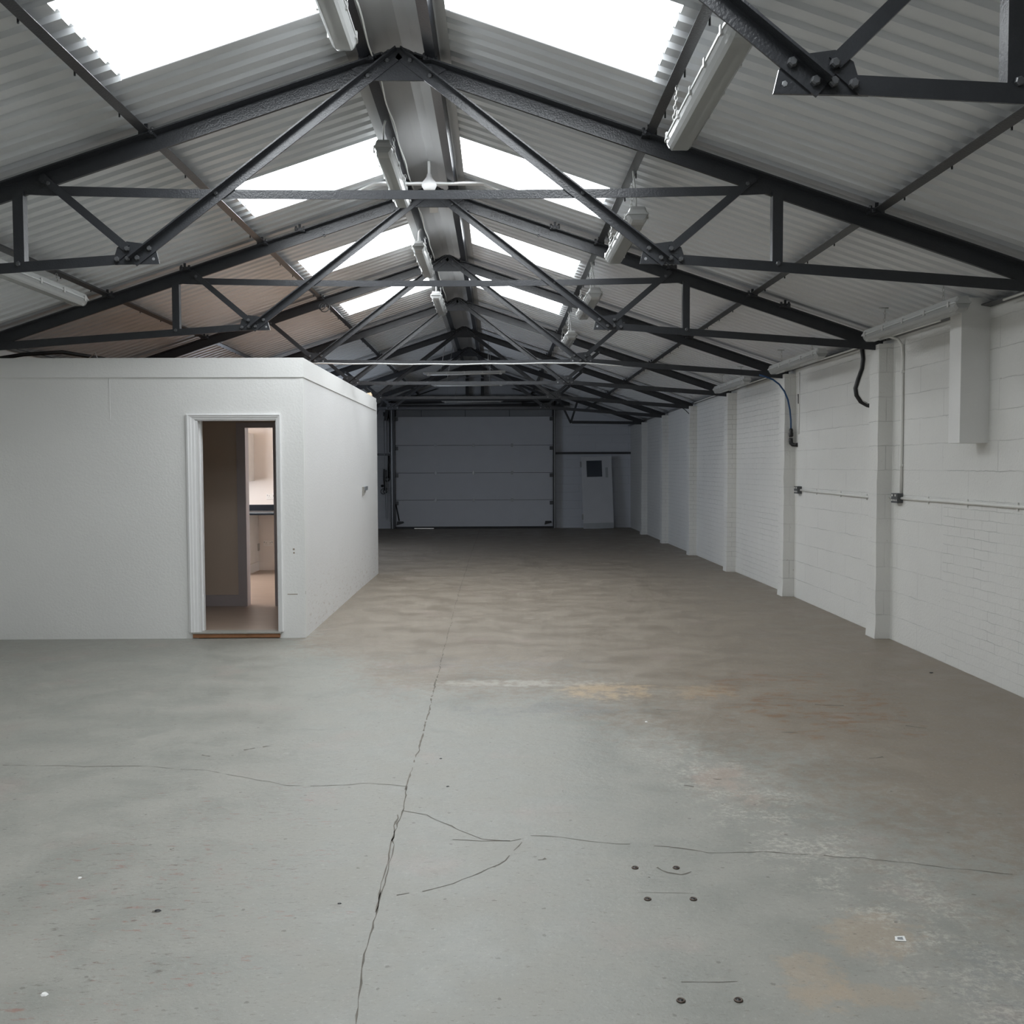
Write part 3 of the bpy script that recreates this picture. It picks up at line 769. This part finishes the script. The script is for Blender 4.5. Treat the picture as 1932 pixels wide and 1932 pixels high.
d3 = thing('door_2', (-2.7, 11.2, .06), 'inner doorway lining between office lobby and kitchen', 'door frame'); d3['kind'] = 'structure'
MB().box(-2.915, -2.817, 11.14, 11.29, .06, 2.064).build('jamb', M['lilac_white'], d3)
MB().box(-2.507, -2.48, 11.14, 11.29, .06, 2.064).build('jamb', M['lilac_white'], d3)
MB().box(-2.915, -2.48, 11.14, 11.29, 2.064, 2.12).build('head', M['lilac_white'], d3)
# side window, then a glowing pane added unseen to light the kitchen
struct('window_12', MB().box(XL+.002, XL+.03, 16.4, 20.4, 1.15, 2.45), M['window_cool'], 'daylit side window in the hidden space behind the office', 'window')
struct('window_11', MB().box(XL+.002, XL+.03, 12.2, 14.3, 1.05, 2.2), M['window_lit'], 'unseen glowing pane added to light the office kitchen', 'window')
# doorway lining and moulded architrave
dr = thing('door_frame', (-2.46, OY0, .06), 'white moulded frame round the open office doorway', 'door frame')
def arch(pts_in, pts_out):
    pass
AW = .085
def arch_piece(a_out, b_out, a_in, b_in):
    """moulding between outer line and inner line in front of the wall; stepped profile"""
    mb = MB(); steps = [(0, .0), (0, .020), (.22, .026), (.30, .020), (.55, .018), (.62, .012), (.88, .010), (1.0, .006), (1.0, 0)]
    vs = []
    for (o_, i_) in ((a_out, a_in), (b_out, b_in)):
        for t_, h_ in steps:
            vs.append((o_[0]+(i_[0]-o_[0])*t_, OY0-h_, o_[1]+(i_[1]-o_[1])*t_))
    n = len(steps); fs = [(i, i+1, n+i+1, n+i) for i in range(n-1)] + [tuple(range(n)), tuple(range(2*n-1, n-1, -1))]
    return mb.add(vs, fs)
ao = (-2.921, 2.125); bo = (-2.033, 2.125)
arch_piece((-2.921, .0625), ao, (-2.845+.006, .062), (-2.845+.006, 2.069)).build('architrave', M['gloss_white'], dr)
arch_piece(ao, bo, (-2.839, 2.069), (-2.081, 2.069)).build('architrave', M['gloss_white'], dr)
arch_piece(bo, (-2.033, .0625), (-2.081, 2.069), (-2.081, .062)).build('architrave', M['gloss_white'], dr)
MB().box(DL, DL+.028, OY0-.004, OY0+.115, .062, DT).build('lining', M['gloss_white'], dr)
MB().box(DR-.010, DR, OY0-.004, OY0+.115, .062, DT).build('lining', M['gloss_white'], dr)
MB().box(DL, DR, OY0-.004, OY0+.115, DT-.012, DT).build('lining', M['gloss_white'], dr)
MB().box(DL+.028, DL+.040, OY0+.06, OY0+.115, .062, DT-.012).build('door_stop', M['gloss_white'], dr)
th = thing('threshold_step', (-2.46, OY0, 0), 'raw timber step with grey plate under the office doorway', 'door threshold')
MB().box(-2.893, -2.068, OY0-.012, OY0+.038, .006, .046).build('board', M['timber'], th, bevel=.003)
MB().box(-2.900, -2.052, OY0-.028, OY0+.115, .046, .061).build('plate', M['grey_plate'], th, bevel=.003)
# kitchen
wt = thing('worktop', (-3.5, 14.6, .935), 'black kitchen worktop with upstand seen through the office doorway', 'worktop')
MB().box(-4.7, -2.0, 14.24, OY1-.1, .935, .975).build('top', M['black_worktop'], wt, bevel=.004)
MB().box(-4.7, -2.0, 14.235, 14.24, .962, .971).build('edge_highlight', M['edge_highlight'], wt)  # edge highlight painted as a thin pale bar
MB().box(-4.7, -2.0, OY1-.13, OY1-.1, .975, 1.055).build('upstand', M['black_worktop'], wt)
bc = thing('base_cabinet', (-3.95, 14.6, .06), 'white base cabinet under the black worktop', 'cabinet')
MB().box(-4.30, -3.615, 14.30, OY1-.12, .20, .934).build('body', M['socket_white'], bc)
MB().box(-4.295, -3.62, 14.278, 14.298, .21, .93).build('door', M['gloss_white'], bc)
MB().box(-4.30, -3.615, 14.34, OY1-.12, .06, .195).build('plinth', M['gloss_white'], bc)
MB().box(-3.614, -3.606, 14.95, OY1-.11, .36, .47).build('pipe_bracket', M['grey_plate'], bc)
wc = thing('wall_cabinet', (-3.95, 14.8, 1.415), 'white wall cabinet above the black worktop', 'cabinet')
MB().box(-4.30, -3.672, 14.72, OY1-.1, 1.415, 2.125).build('body', M['socket_white'], wc)
MB().box(-4.298, -3.675, 14.698, 14.718, 1.417, 2.123).build('door', M['gloss_white'], wc)
def dsocket(x, y, z, label, m='socket_white', w_=.146, h_=.086, group=None):
    t = thing('double_socket', (x, y, z), label, 'socket', group)
    MB().box(x-w_/2, x+w_/2, y-.010, y, z-h_/2, z+h_/2).build('plate', M[m], t, bevel=.003)
    for s in (-1, 1):
        MB().box(x+s*.058-.006, x+s*.058+.006, y-.014, y-.009, z+.008, z+.028).build('switch', M['kick'], t)
        mb = MB().box(x+s*.03-.004, x+s*.03+.004, y-.0105, y-.0095, z+.004, z+.014)
        mb.box(x+s*.03-.016, x+s*.03-.009, y-.0105, y-.0095, z-.016, z-.012).box(x+s*.03+.009, x+s*.03+.016, y-.0105, y-.0095, z-.016, z-.012)
        mb.build('pin_slot', M['black'], t)
    return t
dsocket(PX(513, 15.04), OY1-.1, PZ(935, 15.04), 'white double socket above the black worktop')
dsocket(PX(506, 15.04), OY1-.1, PZ(1023.5, 15.04), 'white double socket below the black worktop')
# socket on the office side wall
t = thing('wall_socket', (OX, 13.65, 1.30), 'grey switch box on the side wall of the office', 'socket')
MB().box(OX, OX+.03, 13.50, 13.80, 1.30, 1.355).build('box', M['kick'], t, bevel=.004)
MB().box(OX, OX+.02, 13.42, 13.52, 1.235, 1.352).build('flap', M['grey_plate'], t, bevel=.003)
# scraps on the office roof
t = tag(MB().add([(-1.98,14.70,2.60),(-1.84,14.72,2.60),(-1.84,14.86,2.60),(-1.97,14.88,2.60),(-1.96,14.73,2.70),(-1.86,14.74,2.725),(-1.86,14.85,2.71),(-1.95,14.86,2.69)],
        [(0,3,2,1),(4,5,6,7),(0,1,5,4),(1,2,6,5),(2,3,7,6),(3,0,4,7)]).build('foam_scrap', M['foam'], bevel=.012), 'tan lump of foam on the far corner of the office roof', 'foam')
tag(MB().tube([(-4.25,9.9,2.64),(-3.98,9.7,2.65),(-3.84,9.6,2.72),(-3.80,9.55,2.66),(-3.5,9.6,2.648),(-3.3,9.58,2.652)], .005, 6).build('loose_cable', M['cable_grey']), 'loose grey cable lying on top of the office', 'cable')
tag(MB().tube([(-4.7,9.5,2.66),(-4.5,9.55,2.70),(-4.2,9.7,2.74),(-3.9,9.9,2.70),(-3.7,10.1,2.645)], .02, 8).build('black_cable', M['black']), 'thick black cable arching over the office roof', 'cable')

# ------------------------------------------------------------------ piered wall fittings
box = thing('boxed_duct', (3.56, 7.45, 1.785), 'white boxed-in duct hanging down the wall near the lamp', 'duct')
MB().box(3.445, XR+.01, 7.352, 7.54, 1.785, 2.86).build('casing', M['white_plaster'], box, bevel=.002)
def socket_box(Yc, Z, label):
    t = thing('metalclad_socket', (XR, Yc, Z), label, 'socket', 'metal-clad sockets on the piered wall')
    MB().box(XR-.048, XR, Yc-.07, Yc+.07, Z-.044, Z+.044).build('box', M['socket'], t, bevel=.004)
    MB().box(XR-.054, XR-.047, Yc-.07, Yc+.07, Z-.044, Z+.044).build('faceplate', M['socket'], t, bevel=.002)
    for dy, dz_ in ((.034, .012), (-.034, .012)):
        MB().box(XR-.060, XR-.053, Yc+dy-.010, Yc+dy+.010, Z+dz_+.004, Z+dz_+.022).build('switch', M['socket_white'], t)
        for s in (-1, 1):
            MB().box(XR-.057, XR-.053, Yc+dy+s*.017-.007, Yc+dy+s*.017+.007, Z-.026, Z-.012).build('pin_slot', M['socket_white'], t)
    return t
socket_box(8.955, 1.322, 'grey metal-clad double socket under the vertical conduit')
socket_box(11.93, 1.325, 'grey metal-clad double socket below the blue hose')
def conduit(name, pts, label, r=.0125, clips=()):
    t = thing(name, pts[0], label, 'conduit', 'white conduits on the piered wall')
    MB().tube(pts, r, 9).build('pipe', M['pvc'], t)
    for c in clips:
        mb = MB()
        if abs(pts[-1][2]-pts[0][2]) > .3: mb.box(XR-.03, XR-.0008, c[1]-.018, c[1]+.018, c[2]-.012, c[2]+.012)
        else: mb.box(XR-.012, XR-.0008, c[1]-.008, c[1]+.008, c[2]-.032, c[2]+.03)
        mb.build('saddle_clip', M['pvc'], t, bevel=.003)
    return t
xc = XR-.0135
conduit('conduit', [(xc, 8.885, 1.322), (xc, 8.5, 1.323), (xc, 8.0, 1.326), (xc, 7.0, 1.327), (xc, 5.0, 1.33), (xc, 2.0, 1.33)], 'white conduit running level from the socket out of the photo', .013, [(0,8.35,1.323),(0,7.65,1.326),(0,6.9,1.327)])
conduit('conduit', [(xc, 8.90, 1.366), (xc, 8.90, 1.9), (xc, 8.905, 2.60), (xc-.005, 8.91, 2.70), (xc-.04, 8.92, 2.755), (xc-.12, 8.92, 2.775), (3.335, 8.72, 2.78)], 'white conduit rising from the socket to the lamp', .0125, [(0,8.90,1.62),(0,8.905,2.46)])
conduit('conduit', [(xc, 9.15, 1.322), (xc, 9.025, 1.322)], 'short white conduit stub between socket and pier', .0125)
conduit('conduit', [(xc, 11.86, 1.325), (xc, 11.2, 1.318), (xc, 10.7, 1.318), (xc, 10.2, 1.312), (xc, 9.66, 1.308)], 'white conduit running level between two piers', .013, [(0,11.3,1.318),(0,10.5,1.316),(0,9.75,1.31)])
t = thing('blue_hose', (3.25, 12.1, 1.85), 'blue hose arching down to black fittings on a pier', 'hose')
pts = [(3.20,12.10,2.725)] + [(PX(x,12.1), 12.1, PZ(y,12.1)) for x, y in [(1446,713.5),(1458,718),(1470,727),(1480,740),(1487,756),(1491,775),(1493,795),(1493.5,815)]]
MB().tube(pts, .0105, 10).build('hose', M['blue'], t)
px, pz = PX(1493.5,12.1), PZ(815,12.1)
MB().tube([(px,12.1,pz+.03),(px,12.1,pz+.01),(px,12.1,pz-.02),(px,12.1,pz-.025),(px,12.1,pz-.06),(px,12.1,pz-.075)], [.018,.025,.024,.028,.028,.02], 12).build('connector', M['black'], t)
MB().tube([(px,12.1,pz-.085),(px,12.1,pz-.12),(px+.004,12.1,pz-.15),(px+.02,12.09,pz-.168),(px+.05,12.07,pz-.173),(XR+.004,12.05,pz-.170)], [.024,.026,.025,.024,.022,.026], 12).build('elbow', M['black'], t)
pts = [(PX(x,9.55), 9.55, PZ(y,9.55)) for x, y in [(1622,655),(1627,663),(1629,680),(1627,698),(1620,718),(1615,735),(1617,748),(1625,760),(1638,767)]]
pts += [(XR-.05, 9.5, pts[-1][2]-.015), (XR-.015, 9.46, pts[-1][2]-.02)]
t = thing('black_hose', pts[0], 'black ribbed hose curling behind the pier below the truss end', 'hose')
MB().tube(pts, .021, 10).build('hose', M['black'], t)
MB().tube([(x+.02, y-.018, z) for x, y, z in pts[1:-2]], .0035, 6).build('white_cable', M['pvc'], t)
tag(MB().tube([(PX(x,18.2), 18.2, PZ(y,18.2)) for x, y in [(1286,770),(1293,775),(1300,782),(1306,789),(1312,792),(1320,792.5)]], .007, 6).build('dangling_cable', M['black']), 'thin black cable dangling from a shadowed truss end', 'cable')
tag(MB().tube([(3.652,12.02,PZ(746,12.05)),(3.655,12.02,PZ(752,12.05)),(3.653,12.01,PZ(764,12.05))], .006, 6).build('cable_stub', M['black']), 'short black cable stub beside the blue hose', 'cable')
for ys_, lab in (([x*.5 for x in range(2, 15)], 'white cable along the eaves angle on the photo-edge side of the duct'), ([x*.5 for x in range(16, 37)], 'white cable along the eaves angle beyond the boxed duct')):
    tag(MB().tube([(3.575, y, 2.785-drop(y)+.004*math.sin(y*2.3)) for y in ys_], .008, 6).build('eaves_cable', M['pvc']), lab, 'cable', 'eaves cables')
tag(MB().tube([(3.6545, 11.98, z) for z in (2.74, 2.4, 2.0)], .006, 6).build('drop_cable', M['pvc']), 'thin white cable dropping beside the blue hose pier', 'cable')

# cables on the cabled tie bar and along the ridge
for i, (zo, yo, lab) in enumerate(((.010, 0, 'pale cable clipped along the lower edge of the low tie bar'),)):
    pts = []
    for k in range(41):
        d = -1.72 + 3.9*k/40
        z = 2.90 - (0.03*.5*(1-abs(d)/1.7) if abs(d) < 1.7 else 0)
        if d > 1.65: z = 2.90 - .0755*(d-1.65)
        pts.append((X0+d*S, TY[3]-.004-yo, H+S*(z-H)-drop(TY[3])+zo+.003*math.sin(k*.9+i)))
    tag(MB().tube(pts, .009, 7).build('tie_cable', M['cable_grey']), lab, 'cable')
pts = []
y = 2.2
while y < 15.4:
    pts.append((X0-.155*S+.006*math.sin(y*7), y, zpl+.020+.005*math.sin(y*5.1)-drop(y))); y += .12
tag(MB().tube(pts, .0055, 6).build('ridge_cable', M['pvc']), 'wavy white cable clipped along the office-side ridge purlin', 'cable')
mb = MB()
for c, r_ in (((PX(618,11.9), 11.9, PZ(583,11.9)), .052), ((PX(612,11.9), 11.92, PZ(580,11.9)), .04)):
    mb.ring(c, r_, .006, (1,0,.15), (0,.3,1), 18, 6)
mb.tube([(PX(600,11.9), 11.9, PZ(560,11.9)), (PX(590,11.6), 11.6, PZ(552,11.6)), (PX(583,11.3), 11.3, PZ(545,11.3))], .007, 6)
tag(mb.build('cable_coil', M['black']), 'small coil of black cable on the purlin above the office', 'cable')

# ------------------------------------------------------------------ gable end: sectional door and fittings
YD = 27.05
door = thing('door_1', (PX(895,YD), YD, PZ(996,YD)), 'grey four-panel sectional overhead door in the gable', 'sectional door'); door['kind'] = 'structure'
ysec = [786, 840, 891.8, 943.2, 993.5]
for a, b in zip(ysec[:-1], ysec[1:]):
    p = MB().box(PX(746.5,YD), PX(1043,YD), YD, YD+.045, PZ(b,YD)+.005, PZ(a,YD)-.005).build('door_panel', M['door_panel'], door, bevel=.006)
MB().box(PX(746.5,YD), PX(1043,YD), YD+.012, YD+.03, PZ(993.5,YD), PZ(786,YD)).build('panel_core', M['socket'], door)
mb = MB().box(PX(746.5,YD), PX(1043,YD), YD+.004, YD+.04, -.062, PZ(993.5,YD))
mb.box(PX(746.5,YD), PX(781,YD), YD+.004, YD+.04, -.082, -.06).box(PX(818,YD), PX(1043,YD), YD+.004, YD+.04, -.082, -.06)
mb.build('bottom_seal', M['black'], door)
for yy in ysec[1:-1]:
    for xx in (822, 893.5, 966):
        MB().box(PX(xx,YD)-.03, PX(xx,YD)+.03, YD-.008, YD, PZ(yy,YD)-.05, PZ(yy,YD)+.045).build('hinge', M['galv'], door)
for yy in (790, 845, 896, 948):
    for xx in (748.5, 1040.5):
        MB().box(PX(xx,YD)-.05, PX(xx,YD)+.05, YD-.03, YD, PZ(yy,YD)-.06, PZ(yy,YD)+.04).build('roller_bracket', M['socket'], door)
for xx in (755, 1034):
    MB().prism([(PX(xx,YD)-.10, PZ(990,YD)), (PX(xx,YD)+.10, PZ(986,YD)), (PX(xx,YD)+.08, PZ(983,YD)), (PX(xx,YD)-.08, PZ(983,YD))], YD-.05, YD).build('bottom_bracket', M['black'], door)
MB().tube([(PX(747,YD), YD-.03, PZ(950,YD)), (PX(750,YD), YD-.04, PZ(965,YD)), (PX(753,YD), YD-.03, PZ(982,YD))], .016, 6).build('lift_cable', M['black'], door)
for i, (x0, x1, lab) in enumerate(((737.5, 746.5, 'dark steel track up the pull-chain side of the sectional door'), (1043, 1048, 'dark steel track beside the sectional door nearest the leaning door'))):
    tr = thing('door_track', (PX(x0,YD), YD-.04, PZ(997,YD)), lab, 'door track', 'sectional door tracks')
    zb, zt = PZ(996.5,YD), PZ(758,YD)
    MB().box(PX(x0,YD), PX(x1,YD), YD-.09, YD+.10, zb, zt).build('post', M['steel'], tr)
    xa = PX(741 if i == 0 else 1046, YD)
    MB().box(xa-.012, xa+.012, YD-.13, YD-.09, zb, zt).build('rail', M['galv'], tr)
lb = thing('lintel_beam', (PX(890,26.9), 26.9, PZ(773,26.9)), 'dark steel beam spanning over the sectional door', 'beam')
MB().box(PX(700,26.9), PX(1062,26.9), 26.85, 26.99, PZ(773.5,26.9), PZ(766,26.9)).build('lower_flange', M['steel'], lb)
MB().box(PX(700,26.9), PX(1075,26.9), 26.92, 26.955, PZ(766,26.9), PZ(748,26.9)).build('web', M['steel'], lb)
sh = thing('spring_shaft', (PX(885,26.7), 26.7, PZ(763,26.7)), 'pale torsion shaft across the beam above the sectional door', 'door shaft')
MB().tube([(PX(749,26.7), 26.7, PZ(763.5,26.7)), (PX(1017,26.7), 26.7, PZ(760,26.7))], .026, 10).build('shaft', M['galv'], sh)
MB().tube([(PX(985,26.7), 26.7, PZ(760,26.7)), (PX(1040,26.7), 26.7, PZ(759,26.7))], .08, 12).build('spring', M['black'], sh)
MB().tube([(PX(735,26.7), 26.7, PZ(763.5,26.7)), (PX(742,26.7), 26.7, PZ(763.5,26.7))], .09, 14).build('cable_drum', M['black'], sh)
MB().tube([(PX(1050,26.7), 26.7, PZ(760,26.7)), (PX(1057,26.7), 26.7, PZ(760,26.7))], .06, 14).build('cable_drum', M['socket'], sh)
fb = thing('fascia_board', (PX(895,27.1), 27.1, PZ(785,27.1)), 'grey boards between the beam and the top door panel', 'board')
for a, b in ((748, 795.5), (796.5, 878), (879, 961), (962, 1042)):
    MB().box(PX(a,27.1), PX(b,27.1), 27.10, 27.14, PZ(787,27.1), PZ(768,27.1)).build('board', M['fascia'], fb)
MB().box(PX(742,27.1), PX(1048,27.1), 27.155, 27.195, PZ(790,27.1), PZ(765,27.1)).build('backing', M['steel'], fb)
for xx, lab in ((882.5, 'dark post on the gable under the ridge, on the pull-chain side'), (911, 'dark post on the gable under the ridge, on the leaning-door side')):
    tag(MB().box(PX(xx,27.15)-.04, PX(xx,27.15)+.04, 26.935, 27.2, PZ(748,26.9)+.002, PZ(716,27.15)).build('gable_post', M['steel']), lab, 'post', 'gable posts')
for side, lab in ((-1, 'shadowed brace on the gable on the pull-chain side'), (1, 'shadowed brace on the gable on the leaning-door side')):
    xa = X0+side*1.0*S; xb = X0+side*1.75*S
    tag(MB().prism([(xa, 3.74), (xa+side*.09, 3.74), (xb+side*.09, 3.50), (xb, 3.50)], 27.15, 27.2).build('gable_brace', M['steel']), lab, 'brace', 'gable braces')
YW = Y_FAR
tag(MB().box(PX(1047.5,YW), PX(1191,YW), YW-.06, YW, PZ(857.5,YW), PZ(853.5,YW)).build('wall_rail', M['steel']), 'dark rail on the gable above the leaning door', 'rail')
r2 = tag(MB().box(PX(711,YW), PX(737.5,YW), YW-.06, YW, PZ(859,YW), PZ(855,YW)).build('wall_rail', M['steel']), 'short dark rail on the gable by the pull chain', 'rail')
# leaning door
ld = thing('leaning_door', (PX(1129,26.85), 26.75, PZ(997.6,26.9)), 'old white door with small dark window leaning against the gable', 'door')
ld.rotation_euler = (R(-4.5), R(-1.5), R(2)); w2, hh = .415, 1.955
MB().box(-w2, w2, -.022, .022, 0, hh).build('leaf', M['old_door'], ld, True, bevel=.003)
MB().box(-.275, .145, -.027, -.018, 1.405, 1.845).build('pane', M['dim_glass'], ld, True)
for q in ((-.29, -.275, 1.39, 1.86), (.145, .16, 1.39, 1.86)): MB().box(q[0], q[1], -.032, -.018, q[2], q[3]).build('glazing_bead', M['old_door'], ld, True)
for q in ((1.39, 1.405), (1.845, 1.86)): MB().box(-.275, .145, -.032, -.018, *q).build('glazing_bead', M['old_door'], ld, True)
MB().box(-w2+.005, w2-.005, -.026, -.02, .005, .155).build('kick_plate', M['kick'], ld, True)
for z in (.25, 1.68): MB().box(-w2-.03, -w2+.008, -.035, .01, z, z+.15).build('hinge', M['galv'], ld, True)
MB().box(.235, .305, -.028, -.02, 1.38, 1.65).build('push_plate', M['kick'], ld, True)
# operator kit by the door
op = thing('chain_hoist', (PX(728,27), 27.0, PZ(790,27)), 'dark chain hoist gear hanging at the top corner of the sectional door', 'chain hoist')
MB().box(PX(725,27), PX(727.5,27), 26.9, 27.1, PZ(785,27), PZ(778,27)).build('bracket', M['black'], op)
MB().prism([(PX(726,27), PZ(793,27)), (PX(732,27), PZ(793,27)), (PX(735,27), PZ(776,27)), (PX(729,27), PZ(774,27))], 26.95, 27.12).build('gearbox', M['black'], op)
MB().tube([(PX(733,27), 27.1, PZ(782,27)), (PX(735,27), 27.12, PZ(790,27)), (PX(735.6,27), 27.13, PZ(805,27)), (PX(735.6,27), 27.13, PZ(853,27))], .02, 6).build('hanging_cable', M['black'], op)
MB().tube([(PX(726.5,27), 26.93, PZ(792,27)), (PX(727,27), 26.93, PZ(870,27)), (PX(729,27), 26.93, PZ(975,27)), (PX(730.5,27), 26.93, PZ(981.5,27)), (PX(732,27), 26.93, PZ(975,27)), (PX(732,27), 26.93, PZ(870,27)), (PX(731.5,27), 26.93, PZ(792,27))], .0085, 5).build('pull_chain', M['galv'], op)
cb = thing('control_box', (PX(732,27.1), 27.1, PZ(895,27.1)), 'dark control box with tangled cables beside the sectional door', 'control box')
MB().box(PX(727.5,27.1), PX(737,27.1), 27.02, YW, PZ(901,27.1), PZ(886,27.1)).build('box', M['socket'], cb, bevel=.01)
MB().tube([(PX(734.3,27), 27.05, PZ(859,27)), (PX(734.3,27), 27.05, PZ(872,27)), (PX(733.5,27), 27.05, PZ(882,27)), (PX(733,27), 27.0, PZ(901,27))], .028, 6).build('trunking', M['black'], cb)
MB().tube([(PX(726,27), 27.0, PZ(884,27)), (PX(725.5,27), 27.0, PZ(903,27)), (PX(727,27), 27.0, PZ(925,27))], .03, 6).build('trunking', M['black'], cb)
mb = MB()
for (x, y, r_) in ((730.5, 903, .06), (732, 903, .06), (724, 926, .075), (727.5, 925, .06)):
    mb.ring((PX(x,27), 27.0, PZ(y,27)), r_, .010, (1,0,.1), (0,.25,1), 14, 5)
mb.build('cable_loop', M['black'], cb)
MB().tube([(PX(721.3,27), 27.0, PZ(916,27)), (PX(721.3,27), 27.09, PZ(916,27))], .035, 10).build('push_button', M['black'], cb)

# ------------------------------------------------------------------ things on the floor
def floor_thing(name, x, y, label, cat, group=None):
    return thing(name, (x, y, 0), label, cat, group)
pp = [(1.362,3.322),(1.396,3.325),(1.388,3.287),(1.352,3.292)]
t = thing('paper_tag', (1.375,3.305,.001), 'small square white paper tag lying on the worn floor', 'paper tag')
MB().add([(x,y,.0012) for x,y in pp]+[(x,y,.0028) for x,y in pp], [(0,3,2,1),(4,5,6,7),(0,1,5,4),(1,2,6,5),(2,3,7,6),(3,0,4,7)]).build('sheet', M['paper'], t)
cx, cy_ = 1.3745, 3.3065
MB().add([(cx+(x-cx)*.55, cy_+(y-cy_)*.55, .0030) for x,y in pp], [(0,1,2,3)]).build('print_square', M['kick'], t)
bl = ['on the far row of four, plain floor side', 'on the far row of four, crack side', 'on the near row of four, plain floor side', 'on the near row of four, crack side', 'of the front pair, plain floor side', 'of the front pair, stained floor side']
for (x, y), lab in zip([(.55,3.927),(.716,3.923),(.557,3.637),(.728,3.633),(.551,2.93),(.726,2.929)], bl):
    t = thing('floor_bolt', (x,y,0), 'rusty cut-off floor bolt ' + lab, 'floor bolt', 'cut-off floor bolts')
    mb = MB(); mb.ring((x,y,.002), .011, .0035, (1,0,0), (0,1,0), 14, 5); mb.build('washer', M['rust'], t)
    MB().tube([(x,y,-.002),(x,y,.004)], .008, 10).build('stud', M['black'], t)
for i, (px_, py_, r_, m_, lab) in enumerate([(1221,1369,.012,'paper','white speck of paper beside the ochre stain'), (138,1662,.010,'paper','white paint flake among the red chips'), (65,1889,.013,'paper','white crumpled flake near the lower corner of the photo'),
        (828,1437,.009,'black','black pebble just beside the floor joint'), (841,1491,.009,'black','black pebble below the other one beside the joint'), (1768,1278,.016,'black','black crumb near the foot of the piered wall'), (285,1728,.013,'black','dark crumb among the red chips'), (632,1717,.008,'black','black crumb left of the floor joint alone')]):
    x, y = FX(px_, py_); mb = MB(); n = 7
    vs = [(x+r_*random.uniform(.6,1.2)*math.cos(2*math.pi*k/n), y+r_*random.uniform(.6,1.2)*math.sin(2*math.pi*k/n), .0005) for k in range(n)]
    vs += [(x+(a-x)*.6, y+(b-y)*.6, r_*.35) for a, b, c in vs]
    mb.add(vs, [(k,(k+1)%n,n+(k+1)%n,n+k) for k in range(n)]+[tuple(range(n,2*n)), tuple(range(n-1,-1,-1))])
    tag(mb.build('floor_crumb', M[m_]), lab, 'debris', 'crumbs on the floor')

# ------------------------------------------------------------------ outside, light, camera
struct('ground_outside', MB().box(-30, 30, Y_FAR+.3, 60, -.35, -.10).box(-30, 30, -40, Y_BACK-.3, -.35, -.02), M['render_dull'], 'ground outside the warehouse', 'ground')
wd = bpy.data.worlds.new('sky'); sc.world = wd; wd.use_nodes = True
bg = wd.node_tree.nodes['Background']; bg.inputs[0].default_value = (.92, .95, 1.0, 1); bg.inputs[1].default_value = .8

cam = bpy.data.cameras.new('camera'); co = bpy.data.objects.new('camera', cam); COL.objects.link(co)
cam.sensor_width = 36; cam.lens = F/1932*36; cam.clip_start = .05; cam.clip_end = 200
yaw = math.atan((966-938.5)/F); pit = math.atan((966-879.3)/F); roll = R(.2)
fw = Vector((math.sin(yaw)*math.cos(pit), math.cos(yaw)*math.cos(pit), -math.sin(pit)))
rt = Vector((math.cos(yaw), -math.sin(yaw), 0)); up = rt.cross(fw)
r2_ = rt*math.cos(roll) - up*math.sin(roll); u2_ = up*math.cos(roll) + rt*math.sin(roll)
co.matrix_world = Matrix(((r2_.x,u2_.x,-fw.x,0),(r2_.y,u2_.y,-fw.y,0),(r2_.z,u2_.z,-fw.z,H),(0,0,0,1)))
sc.camera = co
sc.view_settings.view_transform = 'Standard'; sc.view_settings.look = 'None'; sc.view_settings.gamma = 1; sc.view_settings.use_curve_mapping = False
sc.view_settings.exposure = -.1
sc.cycles.use_denoising = True
try: sc.cycles.denoiser = 'OPENIMAGEDENOISE'
except Exception: pass
sc.cycles.use_adaptive_sampling = True; sc.cycles.adaptive_threshold = .02; sc.cycles.max_bounces = 8; sc.cycles.diffuse_bounces = 6; sc.cycles.glossy_bounces = 3; sc.cycles.transparent_max_bounces = 12
sc.cycles.caustics_reflective = False; sc.cycles.caustics_refractive = False; sc.cycles.sample_clamp_indirect = 6
